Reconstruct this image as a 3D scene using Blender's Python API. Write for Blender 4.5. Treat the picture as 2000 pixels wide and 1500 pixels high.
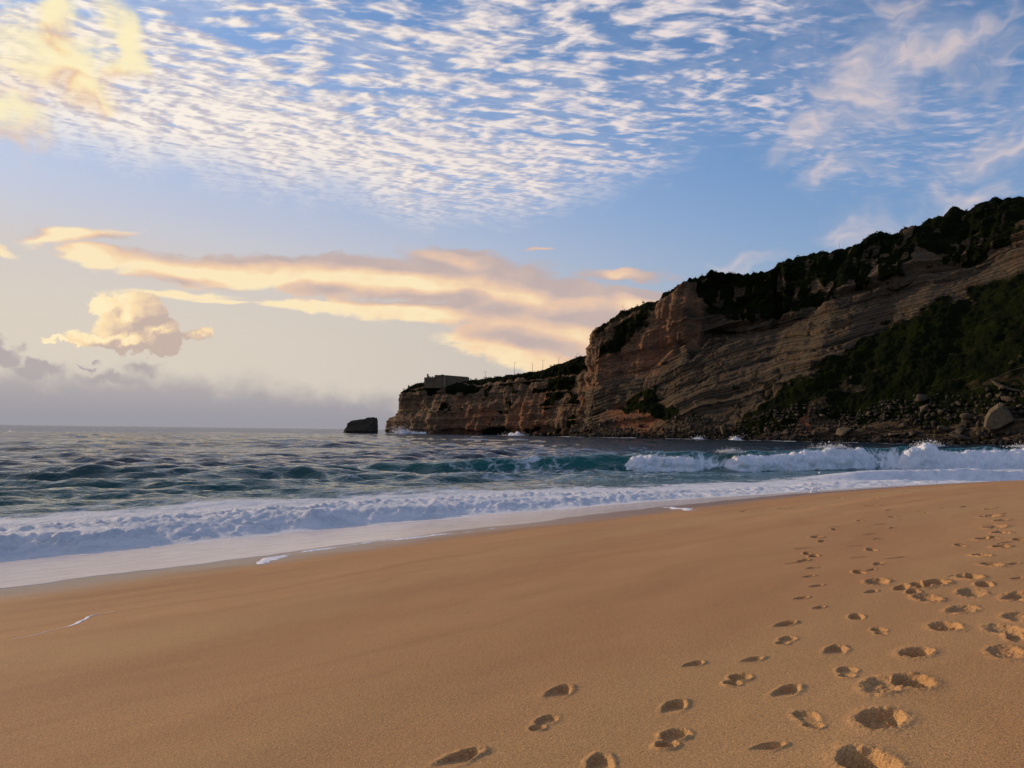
import bpy, math, random
import numpy as np
from mathutils import Vector, Matrix

random.seed(7)
rng = np.random.default_rng(7)
for o in list(bpy.data.objects):
    bpy.data.objects.remove(o)
S = bpy.context.scene
COL = S.collection
R = math.radians

# ------------------------------------------------------------------ camera
CAM = np.array([0.0, 0.0, 4.3])
FPX = 1511.0                      # focal length in pixels of a 2000 px wide picture
PITCH, ROLL = R(3.42), R(-0.66)
cd = bpy.data.cameras.new('camera')
cam = bpy.data.objects.new('camera', cd)
COL.objects.link(cam)
cd.sensor_width = 36.0
cd.lens = 36.0 * FPX / 2000.0
cd.clip_start, cd.clip_end = 0.1, 80000.0
M3 = Matrix.Rotation(R(90) + PITCH, 3, 'X') @ Matrix.Rotation(-ROLL, 3, 'Z')
cam.matrix_world = Matrix.Translation(Vector(CAM)) @ M3.to_4x4()
S.camera = cam
MC = np.array(M3)


def ray(px, py):
    """direction of the sight line through a point of the 2000 x 1500 photograph"""
    d = np.array([(px - 1000.0) / FPX, (750.0 - py) / FPX, -1.0])
    d = MC @ d
    return d / np.linalg.norm(d)


def proj(P):
    """photograph coordinates of world points (n,3)"""
    q = (np.asarray(P, float) - CAM) @ MC
    w = np.maximum(-q[..., 2], 1e-3)
    return 1000 + FPX * q[..., 0] / w, 750 - FPX * q[..., 1] / w


def azel(px, py):
    d = ray(px, py)
    return math.degrees(math.atan2(d[0], d[1])), math.degrees(math.asin(d[2]))


# ------------------------------------------------------------------ node helper
class Nodes:
    def __init__(self, tree):
        self.t = tree
        self.n = tree.nodes
        self.l = tree.links

    def put(self, sock, v):
        if v is None:
            return
        if isinstance(v, bpy.types.NodeSocket):
            self.l.new(v, sock)
        elif isinstance(v, (tuple, list)) and len(v) == 3 and sock.type == 'RGBA':
            sock.default_value = (*v, 1.0)
        else:
            sock.default_value = v

    def m(self, op, a, b=None, c=None, clamp=False):
        n = self.n.new('ShaderNodeMath')
        n.operation = op
        n.use_clamp = clamp
        for s, v in zip(n.inputs, (a, b, c)):
            self.put(s, v)
        return n.outputs[0]

    def v(self, op, a, b=None, s=None):
        n = self.n.new('ShaderNodeVectorMath')
        n.operation = op
        self.put(n.inputs[0], a)
        self.put(n.inputs[1], b)
        if s is not None:
            self.put(n.inputs['Scale'], s)
        return n.outputs['Value'] if op in ('LENGTH', 'DOT_PRODUCT', 'DISTANCE') else n.outputs[0]

    def xyz(self, x, y, z=0.0):
        n = self.n.new('ShaderNodeCombineXYZ')
        for s, v in zip(n.inputs, (x, y, z)):
            self.put(s, v)
        return n.outputs[0]

    def sep(self, v):
        n = self.n.new('ShaderNodeSeparateXYZ')
        self.put(n.inputs[0], v)
        return n.outputs

    def noise(self, vec, scale, detail=2.0, rough=0.5, dist=0.0, color=False, lac=2.0):
        n = self.n.new('ShaderNodeTexNoise')
        self.put(n.inputs['Vector'], vec)
        n.inputs['Scale'].default_value = scale
        n.inputs['Detail'].default_value = detail
        n.inputs['Roughness'].default_value = rough
        n.inputs['Distortion'].default_value = dist
        n.inputs['Lacunarity'].default_value = lac
        return n.outputs['Color'] if color else n.outputs[0]

    def nvec(self, vec, scale, detail, rough, dist, ax, ay):
        """wandering offset vector with amplitudes ax, ay"""
        a = self.noise(vec, scale, detail, rough, dist)
        b = self.noise(self.v('ADD', vec, (31.7, 12.9, 5.3)), scale, detail, rough, dist)
        return self.xyz(self.m('MULTIPLY_ADD', a, ax, -ax / 2), self.m('MULTIPLY_ADD', b, ay, -ay / 2), 0.0)

    def voro(self, vec, scale, feature='F1', out='Distance', rand=1.0):
        n = self.n.new('ShaderNodeTexVoronoi')
        n.feature = feature
        self.put(n.inputs['Vector'], vec)
        n.inputs['Scale'].default_value = scale
        n.inputs['Randomness'].default_value = rand
        return n.outputs[out]

    def sstep(self, x, lo, hi, a=0.0, b=1.0):
        n = self.n.new('ShaderNodeMapRange')
        n.interpolation_type = 'SMOOTHSTEP'
        for s, v in zip(n.inputs[:5], (x, lo, hi, a, b)):
            self.put(s, v)
        return n.outputs[0]

    def lin(self, x, lo, hi, a=0.0, b=1.0):
        n = self.n.new('ShaderNodeMapRange')
        for s, v in zip(n.inputs[:5], (x, lo, hi, a, b)):
            self.put(s, v)
        return n.outputs[0]

    def mix(self, f, a, b, mode='MIX'):
        n = self.n.new('ShaderNodeMix')
        n.data_type = 'RGBA'
        n.blend_type = mode
        self.put(n.inputs['Factor'], f)
        self.put(n.inputs[6], a)
        self.put(n.inputs[7], b)
        return n.outputs[2]

    def ramp(self, f, stops, interp='LINEAR'):
        n = self.n.new('ShaderNodeValToRGB')
        self.put(n.inputs[0], f)
        n.color_ramp.interpolation = interp
        e = n.color_ramp.elements
        while len(e) < len(stops):
            e.new(0.5)
        for k, (p, c) in zip(e, stops):
            k.position = p
            k.color = (*c, 1.0)
        return n.outputs[0]

    def attr(self, name, out='Fac'):
        n = self.n.new('ShaderNodeAttribute')
        n.attribute_name = name
        return n.outputs[out]

    def curve(self, x, pts, lo, hi, vlo, vhi):
        """piecewise smooth function given by (x, value) pairs"""
        n = self.n.new('ShaderNodeFloatCurve')
        c = n.mapping.curves[0]
        for k, (a, b) in enumerate(pts):
            q = ((a - lo) / (hi - lo), (b - vlo) / (vhi - vlo))
            if k < 2:
                c.points[k].location = q
            else:
                c.points.new(*q)
        n.mapping.update()
        self.put(n.inputs['Value'], self.lin(x, lo, hi))
        return self.lin(n.outputs[0], 0, 1, vlo, vhi)


# ------------------------------------------------------------------ sun and sky
SUN_AZ, SUN_EL = R(-58.0), R(13.5)           # to the left of the view, low
sun_dir = Vector((math.sin(SUN_AZ) * math.cos(SUN_EL), math.cos(SUN_AZ) * math.cos(SUN_EL), math.sin(SUN_EL)))
sl = bpy.data.lights.new('sun', 'SUN')
sun = bpy.data.objects.new('sun', sl)
COL.objects.link(sun)
sl.energy = 3.6
sl.angle = R(0.9)
sl.color = (1.0, 0.74, 0.48)
sun.rotation_euler = (-sun_dir).to_track_quat('-Z', 'Y').to_euler()

world = bpy.data.worlds.new('World')
S.world = world
world.use_nodes = True
W_STRENGTH = 0.12


def ellipse_field(name, ells):
    """node group: vector (azimuth, elevation in degrees) -> height of a heap of soft ellipses"""
    g = bpy.data.node_groups.new(name, 'ShaderNodeTree')
    g.interface.new_socket('P', in_out='INPUT', socket_type='NodeSocketVector')
    g.interface.new_socket('F', in_out='OUTPUT', socket_type='NodeSocketFloat')
    N = Nodes(g)
    gi = g.nodes.new('NodeGroupInput')
    go = g.nodes.new('NodeGroupOutput')
    acc = None
    for (px, py, rx, ry, rot, w) in ells:
        a, e = azel(px, py)
        a2, e2 = azel(px + 10, py)
        a3, e3 = azel(px, py - 10)
        kx, ky = abs(a2 - a) / 10, abs(e3 - e) / 10
        q = N.v('SUBTRACT', gi.outputs[0], (a, e, 0))
        ca, sa = math.cos(R(rot)), math.sin(R(rot))
        ux = N.v('DOT_PRODUCT', q, (ca / (rx * kx), sa / (rx * kx), 0))
        uy = N.v('DOT_PRODUCT', q, (-sa / (ry * ky), ca / (ry * ky), 0))
        ln = N.m('SQRT', N.m('MULTIPLY_ADD', ux, ux, N.m('MULTIPLY', uy, uy)))
        f = N.m('MULTIPLY_ADD', ln, -w, w)
        acc = f if acc is None else N.m('SMOOTH_MAX', acc, f, 0.12)
    g.links.new(acc, go.inputs[0])
    return g


def build_world():
    t = world.node_tree
    t.nodes.clear()
    N = Nodes(t)
    out = t.nodes.new('ShaderNodeOutputWorld')
    bg = t.nodes.new('ShaderNodeBackground')
    bg.inputs['Strength'].default_value = W_STRENGTH
    t.links.new(bg.outputs[0], out.inputs[0])
    tc = t.nodes.new('ShaderNodeTexCoord')
    d = N.v('NORMALIZE', tc.outputs['Generated'])
    x, y, z = N.sep(d)
    az = N.m('MULTIPLY', N.m('ARCTAN2', x, y), 57.29578)
    el = N.m('MULTIPLY', N.m('ARCSINE', z), 57.29578)
    P = N.xyz(az, el, 0.0)

    def c(r, g, b):                        # displayed linear value -> background colour
        return (r / W_STRENGTH, g / W_STRENGTH, b / W_STRENGTH)

    def group(g, vec):
        n = t.nodes.new('ShaderNodeGroup')
        n.node_tree = g
        N.put(n.inputs[0], vec)
        return n.outputs[0]

    sky = t.nodes.new('ShaderNodeTexSky')
    sky.sky_type = 'NISHITA'
    sky.sun_disc = False
    sky.sun_elevation = SUN_EL
    sky.sun_rotation = SUN_AZ
    sky.air_density = 1.1
    sky.dust_density = 0.6
    sky.ozone_density = 2.5
    col = N.mix(1.0, sky.outputs[0], SKY_TINT, 'MULTIPLY')
    # evening veil: pale and warm low down, more of it towards the sun
    tosun = N.v('DOT_PRODUCT', d, tuple(sun_dir))
    warm = N.sstep(tosun, 0.05, 0.95)
    veil_col = N.mix(N.sstep(el, 5.0, 21.0), N.mix(warm, c(.48, .43, .42), c(.71, .635, .54)), N.mix(warm, c(.27, .42, .72), c(.53, .525, .64)))
    veil = N.m('MULTIPLY', N.sstep(el, 33.0, -2.0), N.m('MULTIPLY_ADD', warm, 0.65, 0.35))
    veil = N.m('MULTIPLY', veil, 1.5, clamp=True)
    col = N.mix(veil, col, veil_col)

    # ---- high rippled cloud sheet, laid out on a plane overhead
    zc = N.m('MAXIMUM', z, 0.03)
    pl = N.xyz(N.m('DIVIDE', x, zc), N.m('DIVIDE', y, zc), 0.0)
    plw = N.v('ADD', pl, N.nvec(pl, 1.5, 2.0, 0.5, 0.0, .18, .18))

    def ripple(vec):
        mp = t.nodes.new('ShaderNodeMapping')
        N.put(mp.inputs[0], vec)
        mp.inputs['Rotation'].default_value = (0, 0, R(-16))
        mp.inputs['Scale'].default_value = (0.62, 1.12, 1)
        a = N.noise(mp.outputs[0], 15.0, 4.0, 0.52, 0.12)
        b = N.noise(mp.outputs[0], 4.2, 2.0, 0.5)
        return N.m('MULTIPLY_ADD', b, 0.42, N.m('MULTIPLY', a, 1.05))
    f0 = ripple(plw)
    f1 = ripple(N.v('ADD', plw, (math.sin(SUN_AZ) * .026, math.cos(SUN_AZ) * .026 - .010, 0)))
    low = []
    for (px, py) in [(-900, 215), (-300, 240), (0, 268), (200, 296), (480, 362), (700, 392), (950, 425), (1120, 400), (1250, 335), (1500, 290), (1560, 330), (1640, 380), (1800, 380), (2000, 330), (2400, 330)]:
        low.append(azel(px, py))
    lowb = N.curve(az, low, low[0][0], low[-1][0], 5, 45)
    nb = N.noise(P, 0.16, 4.0, 0.6)
    rel = N.m('SUBTRACT', N.m('ADD', el, N.m('MULTIPLY_ADD', nb, 7.0, -3.5)), lowb)
    zone = N.sstep(rel, -1.6, 3.0)
    patch = N.noise(pl, 0.9, 2.0, 0.5)
    dens_left = N.sstep(az, 14.0, -14.0)                   # closed sheet to the left, broken to the right
    soft = N.sstep(az, 17.0, 25.0)                         # smooth and wispy on the far right
    cover = N.m('MULTIPLY_ADD', patch, 0.56, -0.285)
    cover = N.m('ADD', cover, N.m('MULTIPLY', N.m('MULTIPLY', dens_left, N.sstep(rel, 11.0, 3.0)), 0.20))
    cover = N.m('SUBTRACT', cover, N.m('MULTIPLY', soft, 0.04))
    h0 = N.m('ADD', f0, cover)
    a_m = N.sstep(h0, N.m('MULTIPLY_ADD', soft, -0.02, 0.60), N.m('MULTIPLY_ADD', soft, 0.17, 0.86))
    thin = N.m('MULTIPLY', N.sstep(N.noise(pl, 2.0, 5.0, 0.6, 0.6), 0.35, 0.75), 0.36)
    a_m = N.m('MAXIMUM', a_m, thin)
    a_m = N.m('MULTIPLY', N.m('MULTIPLY', a_m, zone), N.m('MULTIPLY_ADD', soft, -0.35, 0.95))
    lit = N.lin(N.m('SUBTRACT', f0, f1), -0.10, 0.10)
    mack_lit = N.mix(warm, c(.74, .64, .68), c(1.0, .90, .78))
    mack_dk = N.mix(warm, c(.40, .46, .63), c(.56, .52, .58))
    col = N.mix(a_m, col, N.mix(N.m('ADD', lit, N.sstep(h0, .8, 1.05, -.05, .3), clamp=True), mack_dk, mack_lit))
    # smooth veils of the same sheet on the right
    Pv = N.v('ADD', P, N.nvec(P, 0.10, 4.0, 0.6, 0.0, 11.0, 11.0))
    veils = ellipse_field('veil_field', [
        (1690, 150, 110, 190, -38, 1), (1600, 270, 120, 40, 30, .8), (1850, 90, 190, 70, 0, .8), (1800, 420, 240, 55, 22, 1), (1950, 260, 160, 60, 10, .6), (1470, 512, 90, 26, 6, .9), (1640, 350, 60, 40, 0, .6),
        (2300, 250, 260, 120, 0, .8), (2600, 60, 300, 100, 0, .7)])
    mpv = t.nodes.new('ShaderNodeMapping')
    N.put(mpv.inputs[0], Pv)
    mpv.inputs['Rotation'].default_value = (0, 0, R(-20))
    mpv.inputs['Scale'].default_value = (0.22, 0.62, 1)
    fibre = N.noise(mpv.outputs[0], 1.0, 4.5, 0.52, 0.2)
    ve = N.m('MULTIPLY_ADD', fibre, 1.5, N.m('SUBTRACT', group(veils, Pv), 0.78))
    a_v = N.m('MULTIPLY', N.sstep(ve, -0.25, 0.95), 0.78)
    col = N.mix(a_v, col, N.mix(N.sstep(fibre, .35, .7), c(.46, .47, .58), c(.78, .64, .60)))

    # ---- low warm cloud band
    Pw = N.v('ADD', P, N.nvec(N.v('MULTIPLY', P, (0.13, 0.30, 1)), 1.0, 3.5, 0.52, 0.1, 6.5, 2.6))
    band = ellipse_field('band_field', [
        (470, 533, 330, 36, 2, 1.1), (760, 545, 380, 50, 1, 1.3), (890, 508, 150, 32, -6, 1.2), (1060, 585, 270, 58, -8, 1.4), (1250, 600, 160, 46, -10, 1.3),
        (1215, 541, 125, 15, -4, 1.0), (330, 575, 150, 12, 3, .8), (800, 606, 220, 30, -1, 1.2), (620, 597, 150, 16, 0, .9), (420, 588, 90, 8, 0, .7),
        (1110, 650, 270, 75, -10, 1.3), (1010, 690, 200, 44, -14, 1.1), (980, 630, 160, 36, 0, 1.0), (190, 505, 80, 20, 0, 1.0), (1200, 690, 200, 60, -8, 1.2),
        (160, 468, 120, 16, 14, .8), (30, 487, 60, 15, 0, .8), (1050, 493, 40, 4, 0, .5)])
    fb = N.noise(N.v('MULTIPLY', Pw, (0.20, 0.55, 1)), 1.0, 6.0, 0.62, 0.3)

    def dens(P2):
        return N.m('ADD', group(band, P2), N.m('MULTIPLY_ADD', fb, 1.9, -0.98))
    b0 = dens(Pw)
    b1 = group(band, N.v('ADD', Pw, (-1.0, -1.1, 0)))
    a_b = N.sstep(b0, 0.0, 0.42)
    lft = N.sstep(az, 6.0, -26.0)
    glow = N.lin(N.m('SUBTRACT', N.m('SUBTRACT', N.m('SUBTRACT', b0, b1), N.m('MULTIPLY_ADD', fb, 1.9, -0.98)), 0.0), -0.42, 0.62)
    glow = N.m('ADD', glow, N.m('MULTIPLY_ADD', lft, 0.26, -0.20), clamp=True)
    glow = N.m('ADD', glow, N.m('MULTIPLY_ADD', N.noise(N.v('MULTIPLY', P, (0.22, 0.34, 1)), 1.0, 5.0, 0.6), 1.0, -0.44), clamp=True)
    bcol = N.ramp(glow, [(0.0, (.53, .42, .40)), (0.28, (.65, .485, .415)), (0.55, (.82, .56, .40)), (0.8, (.95, .69, .43)), (1.0, (1.0, .82, .52))])
    bcol = N.mix(1.0, bcol, c(1, 1, 1), 'MULTIPLY')
    col = N.mix(N.m('MULTIPLY', a_b, 0.92), col, bcol)

    # ---- heaped clouds near the horizon on the left
    Pc = N.v('ADD', P, N.nvec(P, 0.55, 6.0, 0.60, 0.0, 3.0, 2.8))
    heap = ellipse_field('heap_field', [
        (258, 622, 82, 56, 0, 1.3), (305, 652, 72, 44, 0, 1.3), (235, 664, 105, 24, 0, 1), (212, 605, 42, 28, 0, .9), (120, 664, 60, 7, 0, .6), (385, 655, 30, 14, 0, .5)])
    h_0 = group(heap, Pc)
    h_1 = group(heap, N.v('ADD', Pc, (-0.8, 0.45, 0)))
    a_h = N.sstep(h_0, 0.03, 0.22)
    hl = N.lin(N.m('SUBTRACT', h_0, h_1), -0.20, 0.50)
    hl = N.m('ADD', hl, N.m('MULTIPLY_ADD', N.noise(P, 0.9, 3.0), 0.9, -0.5), clamp=True)
    hcol = N.mix(1.0, N.ramp(hl, [(0, (.57, .45, .39)), (.4, (.74, .56, .42)), (.75, (.98, .75, .45)), (1, (1.0, .85, .55))]), c(1, 1, 1), 'MULTIPLY')
    col = N.mix(a_h, col, hcol)
    grey = ellipse_field('grey_field', [
        (0, 690, 60, 34, 0, 1), (70, 722, 70, 16, 0, .8), (215, 742, 90, 18, 0, .6), (280, 715, 50, 20, 0, .5), (170, 711, 26, 5, 0, .6)])
    g_0 = group(grey, Pc)
    col = N.mix(N.m('MULTIPLY', N.sstep(g_0, 0.0, 0.4), 0.8), col, c(.40, .35, .37))
    # bank along the horizon
    bank = N.m('ADD', el, N.m('MULTIPLY', N.m('SUBTRACT', N.noise(P, 0.30, 5.0, 0.6), .5), 3.6))
    bank = N.m('SUBTRACT', bank, N.m('MULTIPLY', N.sstep(az, 4.0, -26.0), 2.0))
    a_k = N.sstep(bank, 2.4, 0.1)
    bk = N.mix(N.sstep(el, 0.0, 4.5), c(.30, .295, .345), c(.48, .43, .42))
    col = N.mix(N.m('MULTIPLY', a_k, 0.92), col, bk)

    # ---- torn glowing cloud high on the left
    Py = N.v('ADD', P, N.nvec(P, 0.24, 4.0, 0.52, 0.2, 7.0, 7.0))
    torn = ellipse_field('torn_field', [
        (105, 10, 50, 90, 0, 1.1), (120, 110, 130, 80, -12, 1.2), (165, 185, 85, 75, 0, 1.1), (228, 75, 40, 90, 0, 1), (15, 235, 80, 75, 0, 1), (60, 130, 80, 50, 0, .9),
        (-250, 150, 200, 60, 10, .8), (-500, 60, 160, 70, 0, .8)])
    t_0 = group(torn, Py)
    t_1 = group(torn, N.v('ADD', Py, (-0.2, 1.6, 0)))
    a_t = N.m('MULTIPLY', N.sstep(t_0, -0.22, 0.85), 0.94)
    tl = N.lin(N.m('SUBTRACT', t_0, t_1), -0.35, 0.3)
    tcol = N.mix(1.0, N.ramp(tl, [(0, (.84, .58, .36)), (.45, (.96, .74, .42)), (1, (.99, .87, .54))]), c(1, 1, 1), 'MULTIPLY')
    col = N.mix(a_t, col, tcol)
    # below the horizon the sea's far haze
    col = N.mix(N.sstep(el, 0.0, -1.0), col, c(.16, .17, .19))
    t.links.new(col, bg.inputs['Color'])
    world.cycles.sampling_method = 'MANUAL'
    world.cycles.sample_map_resolution = 512


SKY_TINT = (0.86, 1.10, 1.38)
build_world()
S.view_settings.view_transform = 'Standard'
S.view_settings.look = 'None'
S.view_settings.gamma = 1.0
S.view_settings.use_curve_mapping = False
S.view_settings.exposure = 0.0
S.render.engine = 'CYCLES'
S.cycles.max_bounces = 5
S.cycles.diffuse_bounces = 2
S.cycles.glossy_bounces = 3

# ------------------------------------------------------------------ numeric noise
_perm = np.random.default_rng(11).permutation(4096)
_rnd = np.random.default_rng(12).random(4096)


def _h(ix, iy, iz):
    a = _perm[ix & 4095]
    a = _perm[(a + iy) & 4095]
    return _rnd[(_perm[(a + iz) & 4095] + ix * 7) & 4095]


def vnoise(x, y, z=None):
    """smooth value noise, -1..1"""
    x = np.asarray(x, float)
    y = np.asarray(y, float)
    ix, iy = np.floor(x).astype(np.int64), np.floor(y).astype(np.int64)
    fx, fy = x - ix, y - iy
    ux, uy = fx * fx * fx * (fx * (fx * 6 - 15) + 10), fy * fy * fy * (fy * (fy * 6 - 15) + 10)
    if z is None:
        def lay(iz):
            a = _h(ix, iy, iz) * (1 - ux) + _h(ix + 1, iy, iz) * ux
            b = _h(ix, iy + 1, iz) * (1 - ux) + _h(ix + 1, iy + 1, iz) * ux
            return a * (1 - uy) + b * uy
        return lay(0) * 2 - 1
    z = np.asarray(z, float)
    iz = np.floor(z).astype(np.int64)
    fz = z - iz
    uz = fz * fz * (3 - 2 * fz)

    def lay(k):
        a = _h(ix, iy, k) * (1 - ux) + _h(ix + 1, iy, k) * ux
        b = _h(ix, iy + 1, k) * (1 - ux) + _h(ix + 1, iy + 1, k) * ux
        return a * (1 - uy) + b * uy
    return (lay(iz) * (1 - uz) + lay(iz + 1) * uz) * 2 - 1


def fbm(x, y, z=None, oct=4, gain=0.5, billow=False):
    s, a, f = 0.0, 1.0, 1.0
    for k in range(oct):
        n = vnoise(x * f + 17.3 * k, y * f - 9.1 * k, None if z is None else z * f + 5.7 * k)
        s = s + a * ((np.abs(n) * 2 - 0.6) if billow else n)
        a *= gain
        f *= 2.03
    return s


def sst(x, a, b):
    t = np.clip((np.asarray(x, float) - a) / (b - a), 0, 1)
    return t * t * (3 - 2 * t)


def smooth_table(pts, step=1.0, width=5.0):
    """piecewise linear table with rounded corners"""
    p = np.array(pts, float)
    xs = np.arange(p[0, 0], p[-1, 0] + step, step)
    ys = np.interp(xs, p[:, 0], p[:, 1])
    k = max(1, int(width / step))
    ker = np.hanning(2 * k + 3)
    ker /= ker.sum()
    ys = np.convolve(np.pad(ys, len(ker) // 2, mode='edge'), ker, 'valid')
    return lambda q: np.interp(q, xs, ys)


# ------------------------------------------------------------------ object helpers
def link_mesh(name, verts, faces, mat=None, parent=None, smooth=True, attrs=None, normals=None):
    me = bpy.data.meshes.new(name)
    verts = np.ascontiguousarray(verts, dtype=np.float32)
    if isinstance(faces, np.ndarray):
        n = faces.shape[1]
        me.vertices.add(len(verts))
        me.vertices.foreach_set('co', verts.ravel())
        me.loops.add(faces.size)
        me.loops.foreach_set('vertex_index', faces.ravel().astype(np.int32))
        me.polygons.add(len(faces))
        me.polygons.foreach_set('loop_start', np.arange(0, faces.size, n, dtype=np.int32))
        me.update(calc_edges=True)
        me.validate()
    else:
        me.from_pydata([tuple(map(float, q)) for q in verts], [], faces)
    if smooth:
        me.polygons.foreach_set('use_smooth', np.ones(len(me.polygons), dtype=bool))
    if attrs:
        for k, a in attrs.items():
            at = me.attributes.new(k, 'FLOAT', 'POINT')
            at.data.foreach_set('value', np.ascontiguousarray(a, dtype=np.float32).ravel())
    if normals is not None:
        me.normals_split_custom_set_from_vertices(np.asarray(normals, dtype=np.float32))
    if mat:
        me.materials.append(mat)
    o = bpy.data.objects.new(name, me)
    COL.objects.link(o)
    if parent:
        o.parent = parent
    return o


def tag(o, label=None, cat=None, group=None, kind=None):
    for k, v in (('label', label), ('category', cat), ('group', group), ('kind', kind)):
        if v:
            o[k] = v
    return o


def grid_faces(nr, nc, keep=None):
    i = np.arange(nr * nc).reshape(nr, nc)
    f = np.stack([i[:-1, :-1], i[:-1, 1:], i[1:, 1:], i[1:, :-1]], -1).reshape(-1, 4)
    return f if keep is None else f[keep.ravel()]


def compact(verts, faces, attrs=None):
    used = np.unique(faces)
    mp = np.full(len(verts), -1)
    mp[used] = np.arange(len(used))
    return verts[used], mp[faces], ({k: a[used] for k, a in attrs.items()} if attrs else None)


def material(name):
    m = bpy.data.materials.new(name)
    m.use_nodes = True
    N = Nodes(m.node_tree)
    b = m.node_tree.nodes['Principled BSDF']
    return m, N, b


def bump(N, b, h, strength=0.5, dist=0.1, prev=None):
    n = N.n.new('ShaderNodeBump')
    n.inputs['Strength'].default_value = strength
    n.inputs['Distance'].default_value = dist
    N.put(n.inputs['Height'], h)
    if prev is not None:
        N.l.new(prev, n.inputs['Normal'])
    if b is not None:
        N.l.new(n.outputs[0], b.inputs['Normal'])
    return n.outputs[0]


# ------------------------------------------------------------------ beach shape
SU, SV = np.array([0.68, 0.733]), np.array([0.733, -0.68])     # along the shore, inland
shore_v = smooth_table([(-300, -60), (-60, -24), (4, -18.7), (12, -19.1), (20, -19.3), (30, -19.3), (41, -18.9), (55, -16.5), (72, -12.2), (100, -2), (140, 14), (260, 70), (700, 300)], 1, 8)


def uv_of(x, y):
    return x * SU[0] + y * SU[1], x * SV[0] + y * SV[1]


def inland(x, y):
    u, v = uv_of(x, y)
    return v - shore_v(u)


def sand_z(x, y):
    d = inland(x, y)
    u, v = uv_of(x, y)
    z = 0.9 + 0.103 * d
    z = np.where(d > 22, 0.9 + 0.103 * 22 + 1.6 * (1 - np.exp(-np.maximum(d - 22, 0) * 0.103 / 1.6)), z)
    z = np.maximum(z, -6.0 + 0.0 * z)
    near = np.exp(-np.hypot(x, y) / 60)
    z = z + 0.030 * vnoise(u / 6.0, v / 2.4) * near + 0.010 * vnoise(u / 1.7 + 9, v / 0.9) * near + .004 * vnoise(u / .5, v / .35) * np.exp(-np.hypot(x, y) / 14)
    # a low ledge left by an earlier tide
    ledge = 9.0 + 1.1 * vnoise(u / 9.0, u * 0 + 3.3)
    z = z + 0.10 * (sst(d, ledge - 0.5, ledge + 1.2) - 0.5) * sst(u, 14, 30)
    return z


def ground_at(px, py):
    """point of the beach on the sight line through a point of the photograph"""
    d = ray(px, py)
    t = 1.0
    for _ in range(4000):
        p = CAM + d * t
        if p[2] <= sand_z(p[0], p[1]):
            break
        t *= 1.003
    return CAM + d * t


# ------------------------------------------------------------------ footprints
# picture x, y, kind; kinds: d sole with heel bar, c crescent scuff, k deep broken hole, s thin drag, o double oval, w shallow scoop
PRINTS = [
    (890, 1486, 'c'), (1172, 1497, 'c'), (1694, 1492, 'k'), (1088, 1356, 'c'), (1061, 1414, 'd'), (1316, 1383, 'c'), (1310, 1447, 'o'),
    (1352, 1299, 's'), (1466, 1291, 's'), (1439, 1330, 'o'), (1535, 1353, 'c'), (1580, 1407, 'd'), (1496, 1462, 's'), (1721, 1405, 'k'),
    (1784, 1332, 'k'), (1724, 1339, 'w'), (1655, 1315, 'd'), (1631, 1273, 'c'), (1790, 1276, 'k'), (1847, 1225, 'k'), (1718, 1234, 'd'),
    (1535, 1252, 'd'), (1532, 1221, 'c'), (1673, 1207, 'c'), (1964, 1231, 'w'), (1964, 1276, 'w'), (1598, 1188, 's'), (1880, 1191, 'w'),
    (1562, 1169, 's'), (1700, 1157, 's'), (1796, 1145, 'k'), (1830, 1139, 'k'), (1865, 1126, 's'), (1895, 1128, 'k'), (1898, 1158, 'w'),
    (1784, 1158, 'c'), (1715, 1137, 'w'), (1592, 1145, 's'), (1577, 1127, 's'), (1584, 1110, 's'), (1679, 1119, 'c'), (1700, 1114, 's'),
    (1715, 1102, 'd'), (1568, 1096, 'c'), (1550, 1100, 's'), (1577, 1082, 'c'), (1590, 1087, 'c'), (1568, 1071, 's'), (1679, 1089, 's'),
    (1703, 1075, 'c'), (1667, 1067, 's'), (1595, 1050, 'k'), (1605, 1058, 'c'), (1700, 1044, 's'), (1713, 1053, 'd'), (1631, 1035, 'c'),
    (1628, 1029, 's'), (1719, 1024, 's'), (1742, 1031, 'd'), (1679, 1017, 'c'), (1688, 1011, 's'), (1742, 1010, 'c'), (1758, 1015, 's'),
    (1736, 997, 'c'), (1802, 998, 's'), (1805, 1002, 'c'), (1883, 990, 'c'), (1850, 991, 's'), (1766, 987, 's'), (1934, 995, 'k'),
    (1946, 991, 's'), (1965, 1003, 'c'), (1935, 1009, 'w'), (1956, 1017, 'k'), (1944, 1029, 'w'), (1966, 1028, 's'), (1956, 1041, 'k'),
    (1923, 1053, 'k'), (1943, 1052, 'c'), (1956, 1068, 'k'), (1877, 1066, 'c'), (1917, 1085, 'k'), (1938, 1104, 'k'), (1978, 1102, 's'),
    (1964, 1060, 's'), (1988, 1055, 'c'), (1454, 999, 'w'), (1529, 993, 'w'), (1601, 991, 'w'), (1700, 988, 'w'), (1640, 973, 'w'),
    (1712, 974, 'w'), (1772, 961, 'w'), (1550, 978, 's'), (1800, 973, 's'), (1860, 978, 's'), (1985, 1130, 's'), (1750, 1090, 's'), (1990, 1250, 'c'),
    (1760, 1150, 'c'), (1922, 1143, 'c'), (1988, 1166, 'w'), (1812, 1169, 'w'), (1990, 1206, 'w')]


class Print:
    pass


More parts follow.
